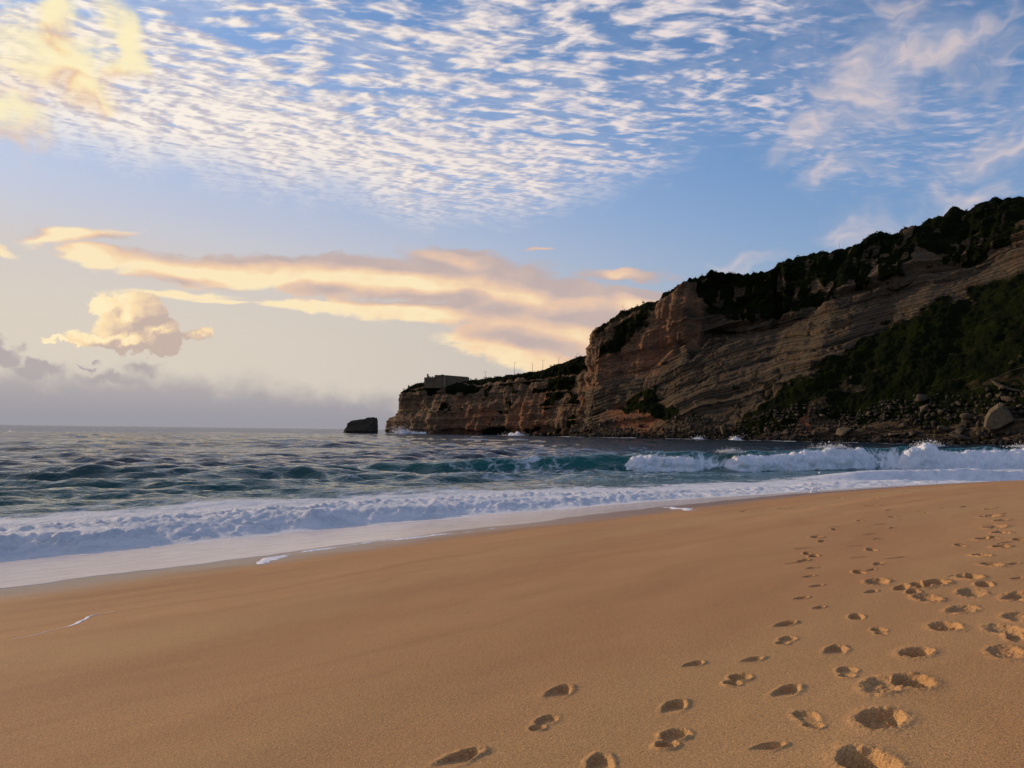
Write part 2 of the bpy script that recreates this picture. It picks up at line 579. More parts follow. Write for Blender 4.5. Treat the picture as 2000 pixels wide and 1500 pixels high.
def make_prints():
    out = []
    g = np.random.default_rng(5)
    for (px, py, kind) in PRINTS:
        p = Print()
        q = ground_at(px, py)
        p.x, p.y, p.kind = q[0], q[1], kind
        p.dist = math.hypot(q[0], q[1])
        p.head = R(28 + g.uniform(-22, 22))
        if kind == 's':
            p.head = R(72 + g.uniform(-12, 12))
        p.size = g.uniform(0.9, 1.12)
        p.deep = 1.0 if p.dist < 9 else 1.5
        if kind == 's' and p.dist < 12:
            p.kind = kind = 'c'
            p.size *= .72
            p.deep = .7
            p.head = R(60 + g.uniform(-12, 12))
        p.seed = float(g.uniform(0, 500))
        p.rad = {'d': .30, 'c': .30, 'k': .40, 's': .34, 'o': .30, 'w': .40}[kind] * p.size
        if p.dist > 14 and kind == 'w':
            p.size *= 1.7
            p.rad *= 1.7
        p.flip = 1 if g.random() < .5 else -1
        out.append(p)
    return out


def print_h(p, x, y):
    """relief of one footprint at plan points"""
    dx, dy = x - p.x, y - p.y
    s, c = math.sin(p.head), math.cos(p.head)
    a = (dx * s + dy * c) / p.size             # along the foot
    b = (dx * c - dy * s) / p.size * p.flip    # across
    r = np.hypot(dx, dy)
    win = 1 - sst(r, p.rad * 0.72, p.rad * 0.98)
    na = fbm(x * 16 + p.seed, y * 16, oct=3)
    nb = fbm(x * 45 + p.seed, y * 45 + 7, oct=2)

    def oval(a0, b0, ra, rb, edge=0.16):
        q = np.hypot((a - a0) / ra, (b - b0) / rb) + 0.10 * na
        return 1 - sst(q, 1 - edge, 1 + edge), q

    def rim(q, w=0.30):
        return np.exp(-((q - 1.22) / w) ** 2)
    if p.kind == 'd':
        f, q1 = oval(.055, 0, .095, .058)
        h, q2 = oval(-.095, 0, .05, .045)
        z = -0.020 * np.maximum(f * (0.75 + 2.5 * np.clip(a, -.1, .15)), h) + .006 * np.maximum(rim(q1), rim(q2)) * (1 + .5 * na)
        z = z + 0.0022 * np.sin(a * 190) * f
    elif p.kind == 'c':
        f, q1 = oval(0, 0, .15, .066)
        ramp = np.clip(0.5 + 3.6 * a - 1.5 * b / .1 * .1, 0, 1.25)
        z = -0.036 * f * ramp + .012 * rim(q1) * np.clip(.6 + a * 4, .2, 1.3)
    elif p.kind == 'o':
        f, q1 = oval(.075, .01, .085, .062)
        h, q2 = oval(-.085, -.015, .06, .05)
        z = -.030 * f - .034 * h * np.clip(1 - a * 3, .5, 1.4) + .010 * np.maximum(rim(q1), rim(q2)) * (1 + .6 * na)
    elif p.kind == 'k':
        f, q1 = oval(0, 0, .17, .105, .22)
        z = -.066 * f * (1 + .6 * na) + .010 * rim(q1, .42) * (1 + .5 * na + .12 * nb) + .003 * nb * np.exp(-(q1 / 1.5) ** 4)
    elif p.kind == 's':
        bb = b + .55 * a * a
        f = (1 - sst(np.abs(bb) / (.020 * (1.0 + a * 4.5).clip(.25, 1.8)), .6, 1.25)) * (1 - sst(np.abs(a), .12, .20))
        z = -.018 * f * (1 + .5 * na) + .006 * np.exp(-((np.abs(bb) - .04) / .018) ** 2) * (1 - sst(np.abs(a), .12, .22))
    else:
        f, q1 = oval(0, 0, .19, .10, .45)
        z = -.028 * f * (1 + .4 * na) + .010 * rim(q1, .4) * (1 + na) + .004 * nb * np.exp(-(q1 / 1.3) ** 4)
    return z * win * p.deep


def build_beach(sand_mat):
    prints = make_prints()
    th = np.concatenate([np.linspace(-180, -50, 28)[:-1], np.arange(-50, 50.01, 0.25), np.linspace(50, 180, 28)[1:]])
    rr = [0.5]
    while rr[-1] < 900:
        q = rr[-1]
        rr.append(q * (1.0085 if q > 1.8 and q < 90 else 1.06))
    rr = np.array(rr)
    T, Q = np.meshgrid(np.radians(th), rr)
    X, Y = Q * np.sin(T), Q * np.cos(T)
    nr, nc = X.shape
    Z = sand_z(X, Y)
    cx, cy = (X[:-1, :-1] + X[1:, 1:]) / 2, (Y[:-1, :-1] + Y[1:, 1:]) / 2
    owner = np.full(cx.shape, -1)
    best = np.full(cx.shape, 1e9)
    for k, p in enumerate(prints):
        d = np.hypot(cx - p.x, cy - p.y)
        lim = p.rad + 0.012 * p.dist
        m = (d < lim) & (d / p.rad < best)
        owner[m] = k
        best[m] = (d / p.rad)[m]
    zmin = Z[:-1, :-1]
    keep = (owner < 0) & (zmin > -5.5)

    def normals_at(x, y, f):
        e = 0.004
        gx, gy = (f(x + e, y) - f(x - e, y)) / (2 * e), (f(x, y + e) - f(x, y - e)) / (2 * e)
        n = np.stack([-gx, -gy, np.ones_like(gx)], -1)
        return n / np.linalg.norm(n, axis=-1, keepdims=True)
    verts = np.stack([X, Y, Z], -1).reshape(-1, 3)
    f = grid_faces(nr, nc, keep)
    v2, f2, _ = compact(verts, f)
    beach = link_mesh('beach', v2, f2, sand_mat, normals=normals_at(v2[:, 0], v2[:, 1], sand_z))
    tag(beach, kind='structure')
    name = {'d': 'flat shoe print with a heel bar', 'c': 'crescent print dug in at the toe', 'k': 'deep footprint with a crumbled rim', 's': 'thin scuff dragged by a toe', 'o': 'double oval print of ball and heel', 'w': 'shallow scooped print'}
    for k, p in enumerate(prints):
        ii, jj = np.nonzero(owner == k)
        if len(ii) == 0:
            continue
        near = [q for q in prints if math.hypot(q.x - p.x, q.y - p.y) < q.rad + p.rad + 0.4]

        def full(x, y):
            z = sand_z(x, y)
            for q in near:
                z = z + print_h(q, x, y)
            return z
        sub = 5 if p.dist < 9 else (3 if p.dist < 20 else 2)
        st = np.linspace(0, 1, sub + 1)
        rows = {}
        lr, lt = np.log(rr), np.radians(th)
        A = np.array([(i + a, j + b) for i, j in zip(ii, jj) for a in st for b in st])
        key = np.round(A * 60).astype(np.int64)
        uq, inv = np.unique(key, axis=0, return_inverse=True)
        inv = inv.ravel()
        uv = uq / 60.0
        i0 = np.minimum(uv[:, 0].astype(int), nr - 2)
        j0 = np.minimum(uv[:, 1].astype(int), nc - 2)
        fi, fj = (uv[:, 0] - i0)[:, None], (uv[:, 1] - j0)[:, None]
        XY = np.stack([X, Y], -1)
        xy = (XY[i0, j0] * (1 - fi) + XY[i0 + 1, j0] * fi) * (1 - fj) + (XY[i0, j0 + 1] * (1 - fi) + XY[i0 + 1, j0 + 1] * fi) * fj
        x, y = xy[:, 0], xy[:, 1]
        # border points stay on the coarse sheet; inside, the full relief
        zb = (Z[i0, j0] * (1 - fi[:, 0]) + Z[i0 + 1, j0] * fi[:, 0]) * (1 - fj[:, 0]) + (Z[i0, j0 + 1] * (1 - fi[:, 0]) + Z[i0 + 1, j0 + 1] * fi[:, 0]) * fj[:, 0]
        z = zb + (full(x, y) - sand_z(x, y))
        base = inv.reshape(len(ii), sub + 1, sub + 1)
        fc = np.stack([base[:, :-1, :-1], base[:, :-1, 1:], base[:, 1:, 1:], base[:, 1:, :-1]], -1).reshape(-1, 4)
        o = link_mesh('footprint', np.stack([x, y, z], -1), fc, sand_mat, beach, normals=normals_at(x, y, full))
        o['label'] = name[p.kind] + ' in brown sand'
    return beach


# ------------------------------------------------------------------ sea shape
bore_d = smooth_table([(-200, -9), (6, -10.0), (17, -9.6), (29, -8.6), (39, -5.3), (46, -2.9), (67, -3.4), (100, -4), (400, -4)], 0.5, 4)
brk_y = smooth_table([(-400, -60), (-40, 60), (-20, 68), (-9.7, 73), (8.2, 83), (22.5, 87), (46, 99), (68, 104), (100, 112), (150, 125), (600, 240)], 0.5, 5)
brk_h = smooth_table([(-400, 0), (-46, 0), (-22, .5), (-9.7, .85), (8.2, 1.45), (15, 1.7), (22.5, 1.75), (32, 2.0), (46, 2.5), (68, 2.6), (100, 2.4), (150, 1.4), (600, .6)], 0.5, 3)
_g = np.random.default_rng(21)
WAVES = []
for k in range(80):
    lam = float(1.1 * (16 / 1.1) ** (k / 79.0))
    ang = math.radians(-70 + _g.normal(0, 24))
    amp = 0.0185 * lam ** 0.62 * (1.3 if lam < 3.5 else 1.0) * _g.uniform(.6, 1.3)
    WAVES.append((lam, math.cos(ang), math.sin(ang), amp, _g.uniform(0, 6.283)))


def bore_s(x, y):
    u, v = uv_of(x, y)
    return v - shore_v(u) - bore_d(u) + 0.5 * vnoise(u / 2.6, u * 0 + 1.7) + 0.22 * vnoise(u / 0.8, u * 0 + 5.1)


def film_edge(x, y):
    """> 0 where the last thin sheet of water still covers the sand"""
    u, v = uv_of(x, y)
    d = v - shore_v(u)
    return -(d + 0.45 * vnoise(u / 3.1, u * 0 + 8.8) + 0.16 * vnoise(u / 0.9, u * 0 + 2.2) + 0.05 * vnoise(u / .3, u * 0 + 4.2))


def breaker_q(x, y):
    return (y - brk_y(x)) * 0.94 + 0.5 * vnoise(x / 5.0, x * 0 + 3.0)


def swell(x, y):
    r = np.hypot(x, y)
    d = inland(x, y)
    cal = sst(-d, 9, 42)
    cell = 0.006 * r
    z = 0.0
    px_, py_ = x + 1.6 * vnoise(x / 13, y / 13), y + 1.6 * vnoise(x / 11 + 40, y / 11)
    for lam, cx, cy, amp, ph in WAVES:
        w = sst(lam / np.maximum(cell, .01), 2.5, 5)
        ph2 = (px_ * cx + py_ * cy) * 6.2832 / lam + ph
        z = z + amp * w * (1.25 * np.exp(1.1 * (np.cos(ph2) - 1)) * 1.6 - 0.85)
    grp = 0.75 + 0.55 * vnoise(x / 45 + 3, y / 30)
    return z * cal * grp


def water_z(x, y):
    """surface height, foam, film and clear-green attributes"""
    u, v = uv_of(x, y)
    d = inland(x, y)
    zs = sand_z(x, y)
    s = bore_s(x, y)                          # > 0 ahead of the bore
    behind = np.maximum(-s, 0)
    lump = fbm(x * 1.7, y * 1.7, oct=5, gain=.66, billow=True)
    lump2 = fbm(x * 2.6 + 50, y * 2.6, oct=3, gain=.6, billow=True)
    setup = 0.34 * sst(d, -60, -8)
    rise = sst(behind, -.02, 0.75)
    hb = (0.20 + .12 * vnoise(u / 4, u * 0 + 9.5) + .06 * vnoise(u / 1.3, u * 0 + 2.5)) * rise * (np.exp(-behind / 3.0) * 0.95 + .32 * np.exp(-((behind - 4.2 - vnoise(u / 5, u * 0 + 6)) / 1.2) ** 2) + 0.1 * np.exp(-behind / 15))
    roll = np.exp(-((behind - .9) / 1.3) ** 2) + .7 * np.exp(-((behind - 4.2 - vnoise(u / 5, u * 0 + 6)) / 1.0) ** 2)
    sea = setup + swell(x, y) + hb + rise * (0.075 * roll + 0.03 * np.exp(-behind / 9)) * lump + 0.05 * lump2 * roll * rise
    # second low roller to the right
    q2 = y - (67 + .12 * (x - 30)) + 0.6 * vnoise(x / 4, x * 0 + 7)
    h2 = 0.85 * sst(x, 22, 33) * (1 - sst(x, 52, 66))
    sea = sea + h2 * (np.where(q2 < 0, np.exp(-(q2 / 1.1) ** 2), np.exp(-(q2 / 4.0) ** 2)))
    # main breaker
    q = breaker_q(x, y)
    hm = brk_h(x) * (1 + .10 * vnoise(x / 3.0, x * 0 + 6.0))
    face = np.where(q < 0, np.exp(-(np.abs(q) / 1.5) ** 2.2), np.exp(-(q / 6.5) ** 2))
    sea = sea + hm * face * 0.98 - 0.16 * hm * np.exp(-((q + 4.5) / 2.5) ** 2)
    film = zs + np.clip(film_edge(x, y) * 0.02, -0.3, 0.03)
    thin = s > 0
    ramp = sst(behind, -.05, 2.6 + .8 * vnoise(u / 2.2, u * 0 + 3.1)) ** .8
    z = np.where(thin, film, film + (np.maximum(sea, film) - film) * ramp)
    # ---- foam coverage
    skirt = np.where(s > 0, .70 * np.exp(-(s / (1.0 + .5 * vnoise(u / 3, u * 0 + 12))) ** 2), 0)
    foam = sst(s, .40, 0.10) * (0.95 * (1 - sst(behind, 4, 13)) + .30 * (1 - sst(behind, 10, 26))) * (1 - .38 * np.exp(-((behind - .55) / .4) ** 2) * sst(vnoise(u / 2.3, u * 0 + 4), -.2, .6))
    streaks = (.25 + .20 * vnoise(x / 9, y / 4)) * sst(-d, 5, 12) * (1 - sst(-d, 40, 75)) * sst(x, -60, 10)
    foam = np.maximum.reduce([foam, skirt, np.where(s > 0, 0, streaks)])
    soup = sst(x, 44, 62) * sst(-q, 0.2, 2.0) * sst(-q, 44, 26) * 0.8 + sst(x, 8, 16) * np.exp(-((q + 1.8) / 1.7) ** 2) * .55
    foam = np.maximum(foam, np.where(thin, 0, soup))
    foam = np.maximum(foam, .72 * sst(h2, .3, .6) * np.exp(-((q2 + .3) / .9) ** 2) * sst(.5 + .8 * vnoise(x / 6, x * 0), .3, .8))
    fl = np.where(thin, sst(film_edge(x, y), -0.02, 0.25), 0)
    green = np.clip(sst(-d, 70, 24) * .65 + face * sst(hm, .5, 1.4) * sst(-q, -2.5, .6), 0, 1)
    return z, foam, fl, green


def build_sea(mat):
    th = np.concatenate([np.linspace(-120, -46, 50)[:-1], np.arange(-46, 46.01, 0.145), np.linspace(46, 100, 36)[1:]])
    rr = [11.0]
    while rr[-1] < 60000:
        q = rr[-1]
        rr.append(q * (1.0052 if q < 190 else (1.011 if q < 700 else 1.09)))
    rr = np.array(rr)
    T, Q = np.meshgrid(np.radians(th), rr)
    X, Y = Q * np.sin(T), Q * np.cos(T)
    nr, nc = X.shape
    x, y = X.ravel(), Y.ravel()
    z, foam, fl, green = water_z(x, y)
    fade = 1 - sst(np.hypot(x, y), 900, 2500)
    z = z * fade
    d = inland(x, y)
    cell_d = d.reshape(nr, nc)[1:, 1:]
    keep = cell_d < 1.6
    verts = np.stack([x, y, z], -1)
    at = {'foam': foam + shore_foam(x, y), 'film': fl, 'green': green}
    v2, f2, a2 = compact(verts, grid_faces(nr, nc, keep), at)
    return tag(link_mesh('sea', v2, f2, mat, attrs=a2), kind='structure')


FOAM_SPOTS = []                               # x, y, radius, strength: white water round rocks


def shore_foam(x, y):
    f = np.zeros_like(x)
    for (a, b, r, s) in FOAM_SPOTS:
        f = np.maximum(f, s * np.exp(-(((x - a) ** 2 + (y - b) ** 2) / (r * r))))
    return f


# ------------------------------------------------------------------ materials of beach and sea
def sand_material():
    m, N, b = material('sand')
    g = N.n.new('ShaderNodeNewGeometry').outputs['Position']
    x, y, z = N.sep(g)
    v = N.v('DOT_PRODUCT', g, (0.733, -0.68, 0))
    u = N.v('DOT_PRODUCT', g, (0.68, 0.733, 0))
    along = N.xyz(N.m('MULTIPLY', u, 0.25), v, 0)
    big = N.noise(along, 0.35, 4.0, 0.55)
    big2 = N.noise(along, 1.3, 4.0, 0.6, 0.4)
    grain = N.noise(g, 120.0, 2.0, 0.75)
    grain2 = N.noise(g, 520.0, 1.0, 0.6)
    clump = N.noise(g, 38.0, 3.0, 0.6)
    col = N.ramp(N.m('MULTIPLY_ADD', big2, 0.45, N.m('MULTIPLY', big, 0.6)), [(0.30, (.37, .195, .085)), (0.5, (.45, .243, .106)), (0.72, (.52, .295, .132))])
    col = N.mix(N.sstep(N.noise(along, .22, 3, .5), .48, .66), col, N.mix(.5, col, (.50, .32, .14)))
    gv = N.m('MULTIPLY_ADD', grain, 0.9, N.m('MULTIPLY', grain2, 0.5))
    col = N.mix(N.sstep(gv, .45, .98), N.mix(1.0, col, (.40, .37, .35), 'MULTIPLY'), N.mix(1.0, col, (1.50, 1.46, 1.38), 'MULTIPLY'))
    # faint lines left by earlier tides
    dist = N.m('ADD', v, N.m('MULTIPLY_ADD', N.noise(N.xyz(N.m('MULTIPLY', u, .12), N.m('MULTIPLY', v, .12), 0), 1.0, 3, .5), 7.0, 0.0))
    tl = N.noise(N.xyz(dist, 0, 0), .55, 4, .7)
    col = N.mix(N.m('MULTIPLY', N.sstep(tl, .50, .60), N.sstep(big, .35, .65)), col, N.mix(1.0, col, (.91, .88, .86), 'MULTIPLY'))
    speck = N.sstep(N.voro(g, 34.0), .07, .03)
    col = N.mix(N.m('MULTIPLY', speck, N.sstep(N.noise(g, 5.0, 2, .5), .5, .7)), col, (.07, .05, .035))
    # wet strip beside the water
    wn = N.noise(N.xyz(N.m('MULTIPLY', u, .5), N.m('MULTIPLY', v, .2), 0), 1.0, 3, .5)
    wet = N.sstep(N.m('ADD', z, N.m('MULTIPLY_ADD', wn, .24, -.12)), 1.30, 0.98)
    col = N.mix(wet, col, N.mix(1.0, col, (.66, .62, .60), 'MULTIPLY'))
    N.put(b.inputs['Base Color'], col)
    N.put(b.inputs['Roughness'], N.m('MULTIPLY_ADD', wet, -.6, .88))
    N.put(b.inputs['Specular IOR Level'], N.m('MULTIPLY_ADD', wet, .3, .2))
    b1 = bump(N, None, clump, .55, .012)
    bump(N, b, N.m('ADD', N.m('MULTIPLY', grain, 1.0), N.m('MULTIPLY', grain2, .4)), 0.95, .0045, b1)
    return m


def sea_material():
    m, N, b = material('sea_water')
    g = N.n.new('ShaderNodeNewGeometry').outputs['Position']
    foam_a, film, green = N.attr('foam'), N.attr('film'), N.attr('green')
    v = N.v('DOT_PRODUCT', g, (0.733, -0.68, 0))
    u = N.v('DOT_PRODUCT', g, (0.68, 0.733, 0))
    sh = N.xyz(N.m('MULTIPLY', u, .45), v, 0)
    n1 = N.noise(sh, 0.55, 6.0, 0.66, 0.5)
    cells = N.voro(N.v('ADD', sh, N.v('SCALE', N.noise(sh, 1.2, 3, .6, color=True), s=1.2)), 1.1, 'DISTANCE_TO_EDGE')
    lace = N.sstep(cells, .20, .0)
    fm = N.m('ADD', N.m('MULTIPLY_ADD', n1, 1.0, -0.5), N.m('MULTIPLY', lace, .16))
    foam = N.sstep(N.m('ADD', foam_a, N.m('MULTIPLY', fm, N.sstep(foam_a, 0.0, .22))), .36, .74)
    deep = N.mix(green, (.003, .021, .038), (.006, .095, .080))
    fn = N.noise(g, 3.5, 6, .7)
    fb2 = N.noise(sh, 1.1, 5, .65)
    white = N.mix(N.sstep(fb2, .38, .60), N.mix(fn, (.50, .55, .61), (.74, .76, .80)), N.mix(fn, (.66, .67, .72), (.90, .89, .92)))
    # thin wash: milky froth over sand, the sky's pinkish reflection painted into its colour
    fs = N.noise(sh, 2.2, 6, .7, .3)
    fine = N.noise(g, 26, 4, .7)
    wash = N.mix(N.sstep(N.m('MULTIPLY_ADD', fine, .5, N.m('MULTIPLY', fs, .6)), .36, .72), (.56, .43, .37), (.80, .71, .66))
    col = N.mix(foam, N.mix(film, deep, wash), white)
    N.put(b.inputs['Base Color'], col)
    rough = N.m('MULTIPLY_ADD', film, .15, .035)
    N.put(b.inputs['Roughness'], N.m('MULTIPLY_ADD', foam, .65, rough, clamp=True))
    b.inputs['IOR'].default_value = 1.33
    N.put(b.inputs['Specular IOR Level'], N.m('MULTIPLY_ADD', foam, -.2, N.m('MULTIPLY_ADD', film, .12, .38)))
    st = N.v('MULTIPLY', g, (.75, 1.15, 1.0))
    r1 = N.noise(st, .55, 5.0, .62, .3)
    r2 = N.noise(st, 2.4, 4.0, .62, .2)
    r3 = N.noise(g, 8.0, 3.0, .6)
    far = N.sstep(N.v('LENGTH', g), 60, 400)
    hgt = N.m('ADD', N.m('MULTIPLY', r1, N.m('MULTIPLY_ADD', far, 1.6, .38)), N.m('MULTIPLY', r2, N.m('MULTIPLY_ADD', far, .2, .07)))
    hgt = N.m('MULTIPLY', hgt, N.m('SUBTRACT', 1.0, N.m('MAXIMUM', film, N.m('MULTIPLY', foam, .7))))
    b1 = bump(N, None, hgt, 1.0, .95)
    fh = N.m('MULTIPLY', N.m('ADD', N.noise(g, 5, 6, .75), N.m('MULTIPLY', r3, .15)), N.m('MAXIMUM', foam, N.m('MULTIPLY', film, .06)))
    bump(N, b, fh, .9, .16, b1)
    return m


sand = sand_material()
beach = build_beach(sand)
water = sea_material()

# ------------------------------------------------------------------ headland and cliff
def pt(px, D):
    """plan point at distance D ahead in the direction of a picture column"""
    return ((px - 1000.0) / FPX * D, D)


def plan_curve(ctrl, step, rnd=10.0):
    p = np.array(ctrl, float)
    L = np.concatenate([[0], np.cumsum(np.hypot(*np.diff(p, axis=0).T))])
    s = np.arange(0, L[-1], step)
    X = smooth_table(list(zip(L, p[:, 0])), .5, rnd)(s)
    Y = smooth_table(list(zip(L, p[:, 1])), .5, rnd)(s)
    tx, ty = np.gradient(X), np.gradient(Y)
    n = np.hypot(tx, ty)
    ds = np.concatenate([[0], np.cumsum(np.hypot(np.diff(X), np.diff(Y)))])
    return ds, X, Y, ty / n, -tx / n, lambda q: np.interp(q, s, ds), L


def z_for(X, Y, ytab):
    """height at plan points whose picture row follows ytab(column)"""
    z = np.full(X.shape, 40.0)
    for _ in range(12):
        px, py = proj(np.stack([X, Y, z], -1))
        e = (py - ytab(px)) * np.hypot(X, Y) / FPX
        z = z + 0.9 * e
    return z


def poly_sdf(px, py, poly):
    """signed distance to a polygon, > 0 inside"""
    P = np.array(poly, float)
    d = np.full(px.shape, 1e9)
    ins = np.zeros(px.shape, bool)
    for a, b in zip(P, np.roll(P, -1, axis=0)):
        ex, ey = b - a
        wx, wy = px - a[0], py - a[1]
        t = np.clip((wx * ex + wy * ey) / (ex * ex + ey * ey), 0, 1)
        d = np.minimum(d, np.hypot(wx - t * ex, wy - t * ey))
        c = ((a[1] > py) != (b[1] > py))
        with np.errstate(divide='ignore', invalid='ignore'):
            xc = (b[0] - a[0]) * (py - a[1]) / (b[1] - a[1]) + a[0]
        ins ^= c & (px < xc)
    return np.where(ins, d, -d)


def table(pts, w=6.0):
    return smooth_table(pts, 1.0, w)


def surf_normals(P):
    du = np.gradient(P, axis=1)
    dv = np.gradient(P, axis=0)
    n = np.cross(du, dv)
    return n / np.maximum(np.linalg.norm(n, axis=-1, keepdims=True), 1e-9)


TOP_C = table([(900, 655), (1138, 655), (1146, 651), (1151, 658), (1165, 648), (1185, 630), (1215, 612), (1240, 603), (1270, 597), (1288, 592), (1296, 575), (1330, 560), (1350, 545), (1390, 533), (1430, 532), (1447, 536), (1500, 528), (1520, 515), (1560, 505), (1620, 495), (1680, 480), (1692, 463), (1715, 457), (1740, 464), (1770, 447), (1820, 432), (1850, 418), (1862, 410), (1880, 420), (1915, 398), (1940, 391), (2000, 383), (2100, 365), (2300, 352), (2700, 350), (3600, 380), (6000, 420)], 3)
TOE_C = table([(900, 770), (1138, 760), (1268, 722), (1340, 672), (1362, 648), (1500, 650), (1535, 640), (1600, 603), (1640, 580), (1690, 565), (1750, 572), (1830, 533), (1915, 524), (2000, 485), (2200, 430), (2600, 400), (3600, 430), (6000, 480)], 8)
STR_C = table([(900, 840), (1040, 805), (1130, 775), (1274, 748), (1400, 691), (1529, 644), (1610, 628), (1752, 576), (1914, 536), (2000, 515), (2200, 455), (2600, 400), (6000, 300)], 20)


def build_cliff(mat):
    ctrl = [(1260, 690), (1200, 655), (1152, 612), (1128, 582), (1136, 563), (1190, 543), (1300, 500), (1400, 470), (1550, 430), (1700, 400), (1850, 372), (2000, 345), (2300, 300), (2800, 250), (3600, 215)]
    s, bx, by, nx, ny, amap, L = plan_curve([pt(*c) for c in ctrl], 0.62, 12)
    key = amap(L)
    toe_in = smooth_table(list(zip(key, [3, 3, 4, 6, 9, 20, 40, 52, 72, 88, 100, 112, 118, 120, 120])), 1, 14)(s)
    top_in = smooth_table(list(zip(key, [7, 7, 7, 8, 11, 26, 52, 68, 97, 122, 142, 157, 165, 170, 170])), 1, 14)(s)

    def plan(ins):
        return bx - nx * ins, by - ny * ins
    zt = z_for(*plan(toe_in), TOE_C)
    zp = z_for(*plan(top_in), TOP_C)
    zt = np.minimum(zt, zp - 6)
    n1, n2, n3 = 150, 130, 12
    rows = []
    for k in range(n1):
        f = k / n1
        g = f * (0.72 + 0.28 * f)
        ins, z = toe_in * g, -3 + (zt + 3) * f
        rows.append((ins, z))
    for k in range(n2):
        f = k / (n2 - 1)
        e = f ** 1.6
        rows.append((toe_in + (top_in - toe_in) * e, zt + (zp - zt) * (f ** 0.93)))
    for k in range(1, n3 + 1):
        a = 2.5 * k + 0.9 * k * k
        rows.append((top_in + a, zp - 0.02 * a - .3 * k))
    P = np.stack([np.stack([*plan(i), z], -1) for i, z in rows])
    nr, nc = P.shape[:2]
    px, py = proj(P)
    nrm = surf_normals(P)
    sg = np.broadcast_to(s, (nr, nc))
    x, y, z = P[..., 0], P[..., 1], P[..., 2]
    yb = bx * 0 + by
    zst = z_for(*plan(toe_in * 0.6), STR_C)
    q = z - zst[None, :] + 2.2 * vnoise(sg / 45, z / 30) + .7 * vnoise(sg / 14, z / 12)
    wall = np.zeros((nr, 1))
    wall[n1:n1 + n2] = 1
    wall = np.clip(np.convolve(wall[:, 0], np.ones(9) / 9, 'same'), 0, 1)[:, None]
    plate = np.zeros((nr, 1))
    plate[n1 + n2:] = 1
    # zones, picture rows and columns as the map of the face
    wob = 16 * fbm(sg / 16, z / 12, oct=4)
    wx, wy = px + wob, py + 10 * fbm(sg / 13 + 9, z / 9, oct=4)

    def zone(poly, soft):
        return sst(poly_sdf(wx, wy, poly), -soft, soft)
    vegA = zone([(1352, 520), (1500, 500), (1700, 430), (2000, 350), (2900, 320), (2900, 470), (2000, 478), (1915, 510), (1830, 520), (1755, 556), (1690, 552), (1640, 568), (1610, 590), (1560, 612), (1500, 620), (1440, 612), (1380, 604), (1352, 585)], 8)
    vegB = zone([(1400, 880), (1440, 830), (1500, 775), (1570, 735), (1640, 700), (1690, 655), (1790, 610), (1890, 570), (1950, 540), (2000, 528), (2900, 470), (2900, 818), (2000, 822), (1800, 826), (1640, 826), (1590, 800), (1530, 850)], 14)
    vegC = zone([(1252, 765), (1276, 745), (1292, 775), (1335, 800), (1320, 825), (1240, 800), (1200, 805)], 8) * .9
    vegD = zone([(1190, 640), (1290, 596), (1292, 610), (1245, 650), (1215, 690), (1190, 700), (1170, 712), (1175, 680)], 10) * .62
    fringe = sst(z, zp[None, :] - 7 - 4 * vnoise(sg / 12, sg * 0 + 2), zp[None, :] - 2)
    vegE = .55 * sst(fbm(sg / 9, z / 7, oct=4), .1, .9) * zone([(1330, 800), (1480, 720), (1700, 640), (1720, 700), (1560, 790), (1420, 870), (1320, 860)], 12)
    outc = np.maximum(sst(fbm(sg / 11 + 31, z / 16, oct=4), .30, .65), .8 * sst(fbm(sg / 3.6 + 11, z / 8, oct=3), .45, .75))
    vegA = vegA * (1 - .72 * outc)
    vegB = vegB * (1 - .5 * sst(fbm(sg / 18 + 71, z / 10, oct=5), .55, .95))
    ledge_rock = sst(np.abs((q + 8) % 17 - 8.5), 7.6, 8.3) * sst(fbm(sg / 25, q / 9, oct=3), -.1, .4)
    vegB = vegB * (1 - .55 * ledge_rock)
    veg = np.maximum.reduce([vegA, vegB, vegC, vegD, vegE, .95 * fringe * sst(sg, key[3] - 10, key[4]) * (.62 + .38 * sst(px, 1270, 1320)), np.broadcast_to(plate, (nr, nc))])
    red = np.maximum.reduce([zone([(1180, 805), (1262, 765), (1292, 845), (1195, 852)], 8) * .8, zone([(1545, 815), (1590, 795), (1596, 852), (1500, 858)], 6), .75 * zone([(1235, 705), (1300, 600), (1350, 575), (1350, 660), (1262, 726)], 14),
                             .5 * zone([(1130, 765), (1150, 700), (1240, 660), (1240, 725)], 14)])
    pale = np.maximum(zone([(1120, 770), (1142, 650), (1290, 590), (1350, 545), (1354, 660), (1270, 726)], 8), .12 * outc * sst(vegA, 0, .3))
    # relief
    bed = np.tanh(5 * vnoise(q / 5.2, q * 0 + .5)) * 1.45 + np.tanh(4.5 * vnoise(q / 2.3, q * 0 + 7.5)) * .85 + .4 * np.tanh(2 * vnoise(q / 1.05, q * 0 + 3.5))
    bed = bed * (.45 + .95 * np.abs(fbm(sg / 17, q / 7, oct=4)))
    crack = np.exp(-(vnoise(sg / 4.5 + .4 * vnoise(q / 2, sg / 9), q / 7) / .07) ** 2) * sst(vnoise(sg / 20 + 3, q / 10), -.3, .3)
    bed = bed - 1.5 * crack
    butt = fbm(sg / 34, z / 110, oct=3) * 4.2
    flute = (np.abs(vnoise(sg / 7.5, z / 45)) * 2 - .6) * 1.5 + (np.abs(vnoise(sg / 3.1, z / 22)) * 2 - .6) * .8
    rough_ = fbm(x / 6, y / 6, z / 5, oct=5, gain=.55) * 1.1 + fbm(x / 2.2, y / 2.2, z / 1.8, oct=3, billow=True) * .45
    strat = (1 - veg) * (1 - pale * wall)
    disp = bed * 1.25 * (1 - .85 * veg) * (1 - .55 * pale * wall) + butt * (.35 + .65 * wall) * (1 - .5 * plate) + flute * pale * wall + rough_ * (1 - .55 * plate) * (1 - .62 * strat)
